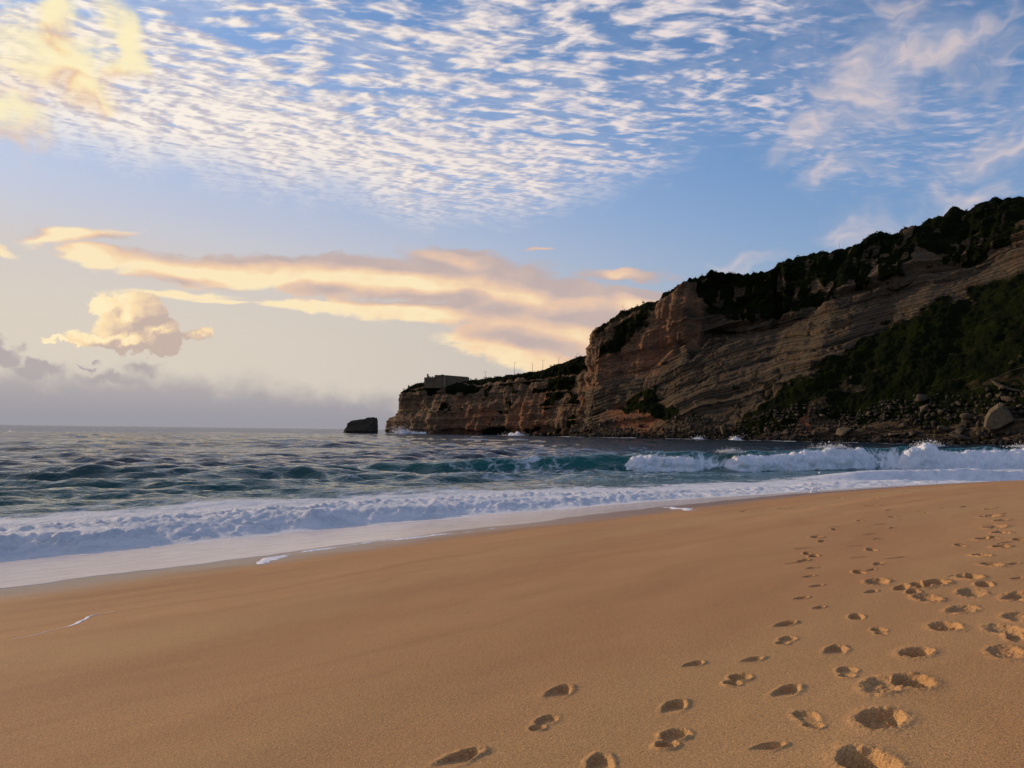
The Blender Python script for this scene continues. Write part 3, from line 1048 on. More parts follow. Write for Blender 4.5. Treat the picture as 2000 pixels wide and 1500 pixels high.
    disp = disp + (fbm(sg / 11 + 3, z / 11, oct=4, billow=True) * (1.5 - 1.0 * vegB) + fbm(sg / 28, z / 24 + 4, oct=2) * 2.0) * veg * (1 - plate) + outc * vegA * 1.5
    stepin = 7.0 * sst(px, 1346, 1354) * (1 - sst(px, 1480, 1540)) * wall
    cave = 7.5 * sst(poly_sdf(px + .2 * wob, py + .12 * wob, [(1345, 668), (1362, 648), (1400, 640), (1455, 645), (1450, 655), (1390, 662), (1368, 680), (1348, 700)]), -3, 4)
    gul = 6 * sst(poly_sdf(px + .4 * wob, py, [(1505, 640), (1505, 520), (1528, 520), (1520, 640)]), -4, 5)
    face_rows = np.minimum(1, np.arange(nr)[:, None] / 8.0)
    disp = (disp - stepin - cave - gul) * face_rows
    edge = sst(np.arange(nr)[:, None], n1 + n2 - 22, n1 + n2 - 2) * (1 - plate)
    disp = disp * (1 - .75 * edge)
    Pd = P + nrm * disp[..., None]
    Pd[..., 2] += (edge + plate) * (1.5 * fbm(sg / 8, x * 0 + 8, oct=4, billow=True) + .4 * fbm(x / 2.0, y / 2.0, oct=2))
    base_ledge = sst(8 - z, 0, 6)
    at = dict(veg=veg, q=q, red=red, pale=pale * (1 - plate), wetfoot=sst(z, 5.5, 1.5))
    at = {k: np.broadcast_to(v, (nr, nc)).ravel() for k, v in at.items()}
    o = link_mesh('cliff', Pd.reshape(-1, 3), grid_faces(nr, nc)[:, ::-1].copy(), mat, attrs=at)
    tag(o, kind='structure')
    return o, Pd, veg * (1 - .80 * vegB), surf_normals(Pd), px, py, (s, bx, by, nx, ny)


TOP_H = table([(600, 775), (781, 768), (800, 757), (815, 749), (830, 747), (870, 748), (905, 748), (918, 743), (950, 738), (1000, 733), (1060, 722), (1100, 707), (1133, 697), (1200, 690), (1500, 680)], 3)


def build_headland(mat):
    ctrl = [(835, 930), (795, 880), (772, 820), (764, 785), (772, 766), (800, 752), (860, 732), (950, 700), (1040, 668), (1100, 648), (1160, 628), (1240, 612)]
    s, bx, by, nx, ny, amap, L = plan_curve([pt(*c) for c in ctrl], 0.75, 10)
    key = amap(L)
    top_in = smooth_table(list(zip(key, [14, 14, 13, 12, 14, 20, 24, 24, 26, 30, 30, 30])), 1, 14)(s)
    tip = sst(s, key[1], key[2]) * (1 - sst(s, key[5] - 8, key[6]))

    def plan(ins):
        return bx - nx * ins, by - ny * ins
    zp = z_for(*plan(top_in), TOP_H)
    n2, n3 = 190, 14
    fs = np.linspace(0, 1, n2)
    tipp = np.interp(fs, [0, .03, .08, .2, .34, .40, .45, .72, .78, 1], [.1, .16, .02, -.1, .02, .45, .62, .66, .62, 1.0])
    gen = np.interp(fs, [0, .02, .06, .12, .16, .55, .62, .72, .78, .86, .9, 1], [0, .05, .05, .16, .12, .24, .36, .40, .56, .60, .78, 1.0])
    rows = []
    for k, f in enumerate(fs):
        g = tipp[k] * tip + gen[k] * (1 - tip)
        rows.append((top_in * g, -3 + (zp + 3) * f))
    for k in range(1, n3 + 1):
        a = 2.0 * k + 0.5 * k * k
        rows.append((top_in + a, zp - .03 * a))
    P = np.stack([np.stack([*plan(i), z * np.ones(len(s))], -1) for i, z in rows])
    nr, nc = P.shape[:2]
    px, py = proj(P)
    nrm = surf_normals(P)
    sg = np.broadcast_to(s, (nr, nc))
    x, y, z = P[..., 0], P[..., 1], P[..., 2]
    plate = np.zeros((nr, 1))
    plate[n2:] = 1
    frac = np.concatenate([fs, np.ones(n3)])[:, None]
    q = z - 0.045 * sg + 1.4 * vnoise(sg / 40, z / 25)
    veg = sst(frac + .10 * fbm(sg / 18, z / 10, oct=4), .74, .90)
    veg = np.maximum(veg, .85 * sst(fbm(sg / 15 + 12, z / 13, oct=4), .35, .75))
    veg = np.maximum(veg, sst(poly_sdf(px + 5 * fbm(sg / 8, z / 8, oct=3), py, [(828, 748), (855, 748), (850, 770), (838, 772)]), -4, 4))
    veg = np.maximum(veg, .9 * sst(poly_sdf(px + 6 * fbm(sg / 8, z / 8, oct=3), py, [(1090, 700), (1135, 695), (1130, 745), (1085, 790), (1070, 740)]), -6, 6))
    veg = veg * (1 - .8 * sst(np.abs((q + 4) % 13 - 6.5), 5.3, 6.2) * (1 - plate) * (frac < .93))
    veg = np.maximum(veg, plate)
    red = .85 * sst(fbm(sg / 30 + 4, z / 40, oct=3), -.25, .5) * sst(sg, key[5], key[7]) * (1 - sst(frac, .6, .75))
    pale = .45 + .4 * sst(vnoise(q / 6, q * 0 + 4), 0, .6) + 0 * sg
    bed = np.tanh(2.6 * vnoise(q / 4.6, q * 0 + 2.5)) * 1.0 + .6 * np.tanh(2.4 * vnoise(q / 1.9, q * 0 + 7.5))
    butt = fbm(sg / 30, z / 90, oct=4) * 3.2
    flute = (np.abs(vnoise(sg / 8, z / 40)) * 2 - .6) * 1.3
    rough_ = fbm(x / 6, y / 6, z / 5, oct=5, gain=.55) * 1.2 + fbm(x / 2.2, y / 2.2, z / 1.8, oct=3, billow=True) * .5
    disp = bed * (1 - .6 * veg) + butt + flute + rough_ + fbm(sg / 8, z / 7, oct=3, billow=True) * veg * 1.2
    disp = disp * np.minimum(1, np.arange(nr)[:, None] / 8.0) * (1 - .85 * sst(frac, .9, 1.0))
    Pd = P + nrm * disp[..., None]
    Pd[..., 2] += sst(frac, .95, 1) * .5 * fbm(sg / 5, x * 0 + 8, oct=3)
    at = dict(veg=veg, q=q, red=red, pale=pale * (1 - plate), wetfoot=sst(z, 6.5, 2.5))
    at = {k: np.broadcast_to(v, (nr, nc)).ravel() for k, v in at.items()}
    o = link_mesh('headland', Pd.reshape(-1, 3), grid_faces(nr, nc)[:, ::-1].copy(), mat, attrs=at)
    tag(o, kind='structure')
    return o, Pd, veg, surf_normals(Pd), px, py, (s, bx, by, nx, ny)


def cliff_material():
    m, N, b = material('cliff_rock')
    g = N.n.new('ShaderNodeNewGeometry').outputs['Position']
    veg, q, red, pale, wet = N.attr('veg'), N.attr('q'), N.attr('red'), N.attr('pale'), N.attr('wetfoot')
    nz = N.noise(g, .12, 5, .6)
    fine = N.noise(g, .9, 5, .65)
    qq = N.m('ADD', q, N.m('MULTIPLY_ADD', fine, .7, -.35))
    b1 = N.noise(N.xyz(qq, 0, 0), .42, 3, .6)
    b2 = N.noise(N.xyz(qq, 9, 0), 1.9, 3, .65)
    bb = N.m('MULTIPLY_ADD', b2, .4, N.m('MULTIPLY', b1, .7))
    rock = N.ramp(bb, [(.34, (.022, .020, .015)), (.43, (.062, .048, .032)), (.50, (.028, .025, .019)), (.555, (.135, .10, .063)), (.61, (.036, .032, .024)), (.69, (.20, .15, .10))])
    rock = N.mix(N.sstep(nz, .45, .7), rock, N.mix(1.0, rock, (1.15, .92, .74), 'MULTIPLY'))
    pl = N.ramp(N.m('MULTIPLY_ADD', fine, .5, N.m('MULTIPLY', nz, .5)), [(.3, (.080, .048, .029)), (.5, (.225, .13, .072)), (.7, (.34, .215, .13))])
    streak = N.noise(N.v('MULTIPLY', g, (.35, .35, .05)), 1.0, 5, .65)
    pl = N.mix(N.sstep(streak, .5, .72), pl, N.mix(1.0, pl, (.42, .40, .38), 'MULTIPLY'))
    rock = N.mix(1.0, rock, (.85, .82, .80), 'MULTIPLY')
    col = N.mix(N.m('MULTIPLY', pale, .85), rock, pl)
    rd = N.mix(fine, (.14, .050, .025), (.30, .125, .062))
    col = N.mix(N.m('MULTIPLY', red, N.sstep(nz, .3, .6)), col, rd)
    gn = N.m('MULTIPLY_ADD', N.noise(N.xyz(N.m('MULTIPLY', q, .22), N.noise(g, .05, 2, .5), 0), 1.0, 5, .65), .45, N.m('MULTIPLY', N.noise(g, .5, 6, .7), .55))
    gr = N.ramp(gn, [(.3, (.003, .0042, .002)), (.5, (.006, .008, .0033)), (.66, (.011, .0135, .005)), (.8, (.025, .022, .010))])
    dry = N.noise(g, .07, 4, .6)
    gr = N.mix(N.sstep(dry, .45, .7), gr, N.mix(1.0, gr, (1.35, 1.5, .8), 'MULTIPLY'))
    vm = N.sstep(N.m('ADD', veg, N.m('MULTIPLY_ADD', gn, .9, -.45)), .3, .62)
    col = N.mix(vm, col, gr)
    col = N.mix(wet, col, N.mix(1.0, col, (.35, .34, .33), 'MULTIPLY'))
    N.put(b.inputs['Base Color'], col)
    b.inputs['Roughness'].default_value = .92
    N.put(b.inputs['Specular IOR Level'], N.m('MULTIPLY_ADD', vm, -.13, .14))
    bump(N, b, N.m('ADD', N.m('MULTIPLY', N.noise(g, .6, 6, .65), 1.0), N.m('MULTIPLY', N.m('MULTIPLY', b2, 1.5), N.m('SUBTRACT', 1.0, vm))), .9, 1.1)
    return m


rock_mat = cliff_material()
cliff, cliff_P, cliff_veg, cliff_N, cliff_px, cliff_py, cliff_base = build_cliff(rock_mat)
head, head_P, head_veg, head_N, head_px, head_py, head_base = build_headland(rock_mat)


# ------------------------------------------------------------------ scrub on the slopes
def leaf_material(name, a, b_):
    m, N, b = material(name)
    g = N.n.new('ShaderNodeNewGeometry').outputs['Position']
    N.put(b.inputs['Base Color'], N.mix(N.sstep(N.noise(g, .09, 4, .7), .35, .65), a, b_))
    b.inputs['Roughness'].default_value = .8
    b.inputs['Specular IOR Level'].default_value = .15
    return m


def build_scrub(name, label, P, veg, nrm, px, count, seed, size, mat, lo=0, hi=5000, parent=None):
    g = np.random.default_rng(seed)
    a = np.linalg.norm(np.cross(P[1:, :-1] - P[:-1, :-1], P[:-1, 1:] - P[:-1, :-1]), axis=-1)
    w = a * np.clip(veg[:-1, :-1] - .12, 0, 1) * (px[:-1, :-1] > lo) * (px[:-1, :-1] < hi)
    dist = np.hypot(P[:-1, :-1, 0], P[:-1, :-1, 1])
    w = (w / dist ** 1.2).ravel()
    idx = g.choice(len(w), count, p=w / w.sum())
    i, j = np.unravel_index(idx, a.shape)
    C = P[i, j]
    Nn = nrm[i, j]
    Nn = np.where((Nn[:, 2:3] < -0.2), -Nn, Nn)
    k = 16
    sz = size * g.lognormal(0, .4, count)
    dirs = g.normal(size=(count, k, 3))
    dirs /= np.linalg.norm(dirs, axis=-1, keepdims=True)
    up = Nn * .4 + np.array([0, 0, .9])
    dirs = dirs + .75 * up[:, None, :]
    rad = sz[:, None] * g.uniform(.35, 1.0, (count, k))
    c = C[:, None, :] + dirs * rad[..., None] * np.array([1, 1, .75])
    t1 = g.normal(size=c.shape)
    t1 /= np.linalg.norm(t1, axis=-1, keepdims=True)
    t2 = np.cross(t1, g.normal(size=c.shape))
    t2 /= np.linalg.norm(t2, axis=-1, keepdims=True)
    ls = (sz[:, None] * g.uniform(.22, .42, (count, k)))[..., None]
    v = np.stack([c - t1 * ls, c + t2 * ls * .7, c + t1 * ls, c - t2 * ls * .7], 2).reshape(-1, 3)
    f = np.arange(len(v)).reshape(-1, 4)
    o = link_mesh(name, v, f, mat, smooth=False)
    return tag(o, label, 'scrub', kind='stuff')


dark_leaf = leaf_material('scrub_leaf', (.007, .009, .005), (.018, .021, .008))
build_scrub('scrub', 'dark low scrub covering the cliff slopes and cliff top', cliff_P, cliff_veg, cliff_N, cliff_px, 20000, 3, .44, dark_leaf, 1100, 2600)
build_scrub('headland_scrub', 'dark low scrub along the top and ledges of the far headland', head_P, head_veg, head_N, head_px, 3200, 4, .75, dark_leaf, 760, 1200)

# ------------------------------------------------------------------ rocks
def rock_material(name, base, dark=.5):
    m, N, b = material(name)
    tc = N.n.new('ShaderNodeTexCoord').outputs['Object']
    g = N.n.new('ShaderNodeNewGeometry').outputs['Position']
    n = N.noise(g, .55, 6, .65)
    lo = tuple(c * dark for c in base)
    hi = tuple(c * 1.35 for c in base)
    col = N.ramp(n, [(.32, lo), (.52, base), (.72, hi)])
    rid = N.n.new('ShaderNodeObjectInfo').outputs['Random']
    col = N.mix(1.0, col, N.ramp(rid, [(0, (.55, .55, .52)), (.5, (.85, .82, .78)), (1, (1.25, 1.12, .98))]), 'MULTIPLY')
    z = N.sep(g)[2]
    col = N.mix(N.sstep(z, 3.2, 1.0), col, N.mix(1.0, col, (.32, .32, .32), 'MULTIPLY'))
    N.put(b.inputs['Base Color'], col)
    b.inputs['Roughness'].default_value = .85
    b.inputs['Specular IOR Level'].default_value = .2
    bump(N, b, N.noise(g, 1.3, 6, .65), .8, .5)
    return m


boulder_mat = rock_material('boulder_rock', (.075, .060, .043))
pale_mat = rock_material('pale_boulder_rock', (.105, .084, .055), .6)
rubble_mat = rock_material('rubble_rock', (.055, .045, .033))
stack_mat = rock_material('sea_stack_rock', (.055, .048, .036))


def icos(sub):
    import bmesh
    bm = bmesh.new()
    bmesh.ops.create_icosphere(bm, subdivisions=sub, radius=1.0)
    v = np.array([q.co[:] for q in bm.verts])
    f = np.array([[q.index for q in p.verts] for p in bm.faces])
    bm.free()
    return v, f


ICO2, ICO3 = icos(2), icos(3)


def boulder_mesh(seed, flat=1.0, sub=2):
    """an angular block: a ball cut by random planes"""
    g = np.random.default_rng(seed)
    v, f = ICO2 if sub == 2 else ICO3
    v = v.copy()
    for _ in range(15):
        n = g.normal(size=3)
        n /= np.linalg.norm(n)
        h = g.uniform(.32, .66)
        d = v @ n - h
        v = v - np.where(d > 0, d, 0)[:, None] * n
    v = v * np.array([g.uniform(.8, 1.25), g.uniform(.7, 1.0), g.uniform(.55, .9) * flat])
    v += .03 * np.stack([vnoise(v[:, 0] * 3 + seed + k * 9, v[:, 1] * 3, v[:, 2] * 3) for k in range(3)], -1)
    return v, f


def mesh_only(name, v, f, mat, smooth=False):
    o = link_mesh(name, v, f, mat, smooth=smooth)
    me = o.data
    bpy.data.objects.remove(o)
    return me


B_MESH = [mesh_only('boulder', *boulder_mesh(100 + k, .6 if k % 4 == 0 else 1.0), boulder_mat) for k in range(14)]


def hill_z(X, Y):
    """height of the cliff's face near a plan point (nearest mesh column)"""
    sub = cliff_P[:150:3, ::3]
    d = (sub[..., 0] - X) ** 2 + (sub[..., 1] - Y) ** 2
    k = np.unravel_index(np.argmin(d), d.shape)
    return float(sub[k][2]) if d[k] < 60 else -3.0


def put_boulder(me, X, Y, z, r, rot, label, group=None, name='boulder'):
    o = bpy.data.objects.new(name, me)
    COL.objects.link(o)
    o.location = (X, Y, z)
    o.rotation_euler = rot
    o.scale = (r, r, r)
    return tag(o, label, 'boulder', group)


def build_boulders():
    g = np.random.default_rng(31)
    s, bx, by, nx, ny = cliff_base
    px = 1000 + bx / by * FPX
    ok = np.nonzero((px > 1128) & (px < 2060) & (np.arange(len(s)) > 150))[0]
    n = 0
    for n in range(275):
        i = g.choice(ok)
        if n < 190:
            while px[i] < 1480:
                i = g.choice(ok)
        far = sst(px[i], 1250, 1900)
        off = g.uniform(-6 - 13 * far, 6 + 1.5 * far)         # seaward is positive
        r = float(np.clip(g.lognormal(.58, .42), .9, 4.4)) * (1.0 + .12 * far)
        X, Y = bx[i] + nx[i] * off, by[i] + ny[i] * off
        z = max(hill_z(X, Y), -.6) + r * g.uniform(.2, .6)
        if off > 0:
            z = min(z, 1.6 * (1 - off / 12) + .4)
        k = int(g.integers(14))
        zone = ('below the bedded cliff corner', 'below the striped cliff', 'below the red scree and green slope edge', 'below the middle of the green slope', 'below the right end of the green slope')[int(np.searchsorted([1300, 1480, 1640, 1830], px[i]))]
        where = 'at the water edge' if off > 1.5 else ('in the rubble' if off > -8 else 'high in the rubble')
        what = ('huge' if r > 3 else 'large' if r > 2.1 else 'middling' if r > 1.4 else 'small') + (' flat slab' if k % 4 == 0 else ' angular block')
        put_boulder(B_MESH[k], X, Y, z, r, (g.uniform(-.5, .5), g.uniform(-.5, .5), g.uniform(0, 6.28)),
                    what + ' ' + where + ' ' + zone, 'boulders along the foot of the cliff')
    # far apron below the join of headland and cliff
    s2, bx2, by2, nx2, ny2 = head_base
    px2 = 1000 + bx2 / by2 * FPX
    ok2 = np.nonzero((px2 > 1045) & (px2 < 1150))[0]
    for k in range(30):
        i = g.choice(ok2)
        off = g.uniform(0, 16)
        r = float(np.clip(g.lognormal(.6, .4), 1.2, 4.5))
        put_boulder(B_MESH[int(g.integers(14))], bx2[i] + nx2[i] * off, by2[i] + ny2[i] * off, g.uniform(.2, 1.8), r, (g.uniform(-.4, .4), g.uniform(-.4, .4), g.uniform(0, 6.28)),
                    ('large' if r > 2.2 else 'small') + ' dark boulder ' + ('at the water edge' if off > 8 else 'at the back') + ' of the far apron where headland meets cliff', 'boulders on the far rubble apron')
    # small rubble between them
    vs, fs, nv = [], [], 0
    v0, f0 = icos(1)
    for k in range(9000):
        i = g.choice(ok)
        off = g.uniform(-4 - 15 * sst(px[i], 1250, 1800), 6)
        r = float(np.clip(g.lognormal(-.5, .45), .3, 1.5))
        X, Y = bx[i] + nx[i] * off, by[i] + ny[i] * off
        z = max(hill_z(X, Y), -.3) + .2 if k % 2 else g.uniform(-.2, 1.2)
        if off < 0 and k % 2 == 0:
            off = -off * .3
            X, Y = bx[i] + nx[i] * off, by[i] + ny[i] * off
        w = v0 * r * g.uniform(.6, 1.3, 3) * (1 + .25 * g.normal(size=(len(v0), 1))) + np.array([X, Y, z])
        vs.append(w)
        fs.append(f0 + nv)
        nv += len(v0)
    tag(link_mesh('rubble', np.concatenate(vs), np.concatenate(fs), rubble_mat, smooth=False), 'small dark stones between the boulders at the cliff foot', 'rubble', kind='stuff')


def on_slope(px, py):
    """nearest point of the cliff face to a picture point"""
    d = (cliff_px[:260] - px) ** 2 + (cliff_py[:260] - py) ** 2
    k = np.unravel_index(np.argmin(d), d.shape)
    return cliff_P[k]


def special_rocks():
    spec = [  # px, py, half width px, mesh seed, flat, rot, label, mat
        (1646, 845, 19, 7, .55, (.15, -.55, .3), 'long tilted slab of pale rock leaning in the rubble at the cliff foot', pale_mat),
        (1413, 840, 13, 12, 1.0, (.2, .3, .9), 'upright pale boulder alone at the water edge below the striped cliff', pale_mat),
        (1744, 849, 17, 5, .4, (.1, -.12, .2), 'low flat pale slab lying just behind the surf', pale_mat),
        (1692, 836, 9, 18, 1.1, (.2, .1, .9), 'small rounded pale boulder above the tilted slab', pale_mat),
        (1845, 838, 13, 22, .9, (.1, .2, .4), 'squat pale boulder at the lower edge of the green slope', pale_mat),
        (1880, 856, 24, 25, .45, (.1, .2, .1), 'broad low grey rock shelf behind the white surf', boulder_mat)]
    for (px, py, hw, seed, flat, rot, label, mat) in spec:
        p = on_slope(px, py)
        D = math.hypot(p[0], p[1])
        r = hw / FPX * D * 1.05
        me = mesh_only('boulder', *boulder_mesh(seed, flat, 3), mat)
        d = ray(px, py)
        q = CAM + d * (D - r * .6) / math.hypot(d[0], d[1])
        put_boulder(me, q[0], q[1], q[2], r, rot, label)
    # the big wedge-shaped block on its heap
    p = on_slope(1950, 826)
    D = math.hypot(p[0], p[1]) - 4
    k = D / FPX
    d = ray(1950, 812)
    c = CAM + d * D / math.hypot(d[0], d[1])
    rx = Vector((d[1], -d[0], 0)).normalized()
    fw = Vector((d[0], d[1], 0)).normalized()
    prof = [(-21, -17), (-19, -4), (-12, 9), (0, 19), (5, 18), (16, 6), (22, -6), (12, -12), (0, -20), (-14, -22)]
    v, f = [], []
    for dep, sc in ((-4.0, .86), (-2.6, 1.0), (2.5, 1.0), (6, .8)):
        for (a, b) in prof:
            q = Vector(c) + rx * a * k * sc + Vector((0, 0, b * k * sc + dep * .25)) + fw * dep
            v.append(q[:])
    n = len(prof)
    for j in range(3):
        for i in range(n):
            f.append((j * n + i, j * n + (i + 1) % n, (j + 1) * n + (i + 1) % n, (j + 1) * n + i))
    f.append(tuple(range(n - 1, -1, -1)))
    f.append(tuple(range(3 * n, 4 * n)))
    tag(link_mesh('boulder', np.array(v), f, pale_mat, smooth=False), 'huge pale wedge-shaped boulder perched on dark rocks right of the green slope', 'boulder')
    g = np.random.default_rng(8)
    for (px, py, hw) in [(1938, 842, 11), (1952, 846, 12), (1966, 843, 11), (1945, 858, 14), (1968, 858, 14), (1985, 848, 14), (1990, 862, 16), (1925, 852, 11), (1912, 846, 8)]:
        d = ray(px, py)
        q = CAM + d * (D - 1) / math.hypot(d[0], d[1])
        put_boulder(B_MESH[int(g.integers(14))], q[0], q[1], q[2], hw * k * 1.1, (g.uniform(-.4, .4), g.uniform(-.4, .4), g.uniform(0, 6)),
                    'dark block in the heap under the huge wedge-shaped boulder', 'dark blocks under the wedge-shaped boulder')
    for (px, py, hw, lab) in [(1955, 790, 7, 'small reddish boulder on top of the huge wedge-shaped boulder'), (1950, 774, 7, 'pale boulder on the green slope below the hollow rock rim')]:
        p = on_slope(px, py)
        D2 = math.hypot(p[0], p[1]) - 1.0 if py < 780 else D
        d = ray(px, py)
        q = CAM + d * D2 / math.hypot(d[0], d[1])
        put_boulder(mesh_only('boulder', *boulder_mesh(int(px), 1, 3), pale_mat), q[0], q[1], q[2], hw * k * 1.2, (.2, .3, g.uniform(0, 6)), lab)
    # hollow with a pale rim
    p = on_slope(1975, 748)
    D3 = math.hypot(p[0], p[1]) - 2.5
    k3 = D3 / FPX
    d = ray(1980, 746)
    c = Vector(CAM + d * D3 / math.hypot(d[0], d[1]))
    arc = [(22, -16), (8, -15), (-6, -12), (-18, -7), (-27, -1), (-30, 3), (-24, 8), (-12, 15), (0, 21), (12, 24), (26, 26)]
    wid = [1.2, 3.2, 4.5, 5.4, 5.0, 2.4, 1.3, 1.3, 1.3, 1.2, 1.0]
    v, f = [], []
    m = 8
    for (a, b), w in zip(arc, wid):
        ctr = c + rx * a * k3 + Vector((0, 0, b * k3)) + fw * (b * .16 + 1.5 - abs(a) * .02)
        for q in range(m):
            t = 6.2832 * q / m
            wob = 1 + .3 * float(vnoise(a * .3 + q, b * .2))
            v.append((ctr + Vector((0, 0, math.cos(t) * w * k3 * .62 * wob)) + fw * math.sin(t) * w * k3 * .5 + rx * math.sin(t) * w * k3 * .15)[:])
    for i in range(len(arc) - 1):
        for q in range(m):
            f.append((i * m + q, i * m + (q + 1) % m, (i + 1) * m + (q + 1) % m, (i + 1) * m + q))
    f.append(tuple(range(m - 1, -1, -1)))
    f.append(tuple(range((len(arc) - 1) * m, len(arc) * m)))
    tag(link_mesh('rock_ledge', np.array(v), f, pale_mat), 'curved pale rock rim around a dark hollow at the right of the green slope', 'rock ledge')


def build_stack():
    D = 735.0
    out = [(674, 846), (677, 836), (683, 827), (692, 821), (704, 819.5), (716, 818.5), (722, 815.5), (731, 814.5), (737, 816), (738.5, 826), (739, 846)]
    o = np.array(out, float)
    n, m, lay = 44, 30, 10
    xs = np.linspace(674.5, 738.5, n)
    top = np.interp(xs, o[:, 0], o[:, 1])
    c = np.array(pt(706.5, D))
    hw = 32.0 / FPX * D
    v = []
    for j in range(lay + 1):
        fz = j / lay
        for i in range(m * 4):
            t = 6.2832 * i / (m * 4)
            ex = np.sign(math.cos(t)) * abs(math.cos(t)) ** .7
            ey = np.sign(math.sin(t)) * abs(math.sin(t)) ** .7
            x = 706.5 + 32 * ex
            H = 4.3 + (836.7 - np.interp(x, o[:, 0], o[:, 1])) / FPX * D
            hz = -2 + (max(H, 0.5) + 2) * fz
            sh = 1 - .02 * fz
            v.append((c[0] + hw * ex * sh, c[1] + 9.5 * ey * (1 - .25 * fz), hz))
    v = np.array(v)
    k = m * 4
    f = [(j * k + i, j * k + (i + 1) % k, (j + 1) * k + (i + 1) % k, (j + 1) * k + i) for j in range(lay) for i in range(k)]
    # top: bridge opposite points
    f += [(lay * k + i, lay * k + i + 1, lay * k + (k - i - 1) % k, lay * k + (k - i) % k) for i in range(k // 2)]
    ns = np.stack([fbm(v[:, 0] / 4 + 3 * a, v[:, 1] / 4, v[:, 2] / 3, oct=4) for a in range(3)], -1)
    v = v + ns * np.array([.9, 1.0, .35])
    tag(link_mesh('sea_stack', v, f, stack_mat), 'dark flat-topped sea stack standing off the tip of the headland', 'sea rock')


def outcrops():
    g = np.random.default_rng(77)
    for (px, py, w, h, lab) in [(1858, 412, 5, 8, 'jagged left tooth of rock on the highest skyline notch'), (1866, 414, 4, 7, 'smaller right tooth of rock on the highest skyline notch'),
                                (1717, 464, 7, 11, 'pale pinnacle of rock jutting from the skyline scrub')]:
        d = (cliff_px[200:282] - px) ** 2 + (cliff_py[200:282] - py) ** 2
        k = np.unravel_index(np.argmin(d), d.shape)
        p = cliff_P[200:282][k]
        D = math.hypot(p[0], p[1])
        dd = ray(px, py)
        q = CAM + dd * D / math.hypot(dd[0], dd[1])
        v, f = boulder_mesh(int(px), 1.0, 3)
        v = v * np.array([w, w, h * 1.25]) / FPX * D
        v[:, :2] *= (1 - .35 * np.clip(v[:, 2:3] / (h / FPX * D), -1, 1))
        o = link_mesh('rock_outcrop', v, f, boulder_mat, smooth=False)
        o.location = q
        tag(o, lab, 'rock')


build_boulders()
special_rocks()
build_stack()
outcrops()


# ------------------------------------------------------------------ fort and poles on the headland
def flat_material(name, col, rough=.85, nscale=.6):
    m, N, b = material(name)
    g = N.n.new('ShaderNodeNewGeometry').outputs['Position']
    n = N.noise(g, nscale, 5, .65)
    N.put(b.inputs['Base Color'], N.mix(n, tuple(c * .6 for c in col), tuple(min(1, c * 1.35) for c in col)))
    b.inputs['Roughness'].default_value = rough
    return m


class Box:
    def __init__(self):
        self.v, self.f = [], []

    def add(self, x0, x1, y0, y1, z0, z1, bat=0.0):
        n = len(self.v)
        self.v += [(x0, y0, z0), (x1, y0, z0), (x1, y1, z0), (x0, y1, z0), (x0 + bat, y0 + bat, z1), (x1 - bat, y0 + bat, z1), (x1 - bat, y1 - bat, z1), (x0 + bat, y1 - bat, z1)]
        self.f += [tuple(n + k for k in q) for q in ((0, 3, 2, 1), (4, 5, 6, 7), (0, 1, 5, 4), (1, 2, 6, 5), (2, 3, 7, 6), (3, 0, 4, 7))]
        return self

    def tube(self, x, y, z0, z1, r0, r1, n=10):
        b = len(self.v)
        for z, r in ((z0, r0), (z1, r1)):
            for k in range(n):
                a = 6.2832 * k / n
                self.v.append((x + r * math.cos(a), y + r * math.sin(a), z))
        self.f += [(b + k, b + (k + 1) % n, b + n + (k + 1) % n, b + n + k) for k in range(n)]
        self.f += [tuple(b + k for k in range(n - 1, -1, -1)), tuple(b + n + k for k in range(n))]
        return self

    def link(self, name, mat, parent=None):
        return link_mesh(name, np.array(self.v), self.f, mat, parent, smooth=False)


fort_mat = flat_material('fort_stone', (.115, .078, .044))
fort_pale = flat_material('fort_pale_stone', (.24, .18, .11))
dark_mat = flat_material('dark_opening', (.02, .018, .016))
red_mat = flat_material('lantern_red', (.22, .045, .03))
pole_mat = flat_material('pole_metal', (.07, .065, .06), .6)


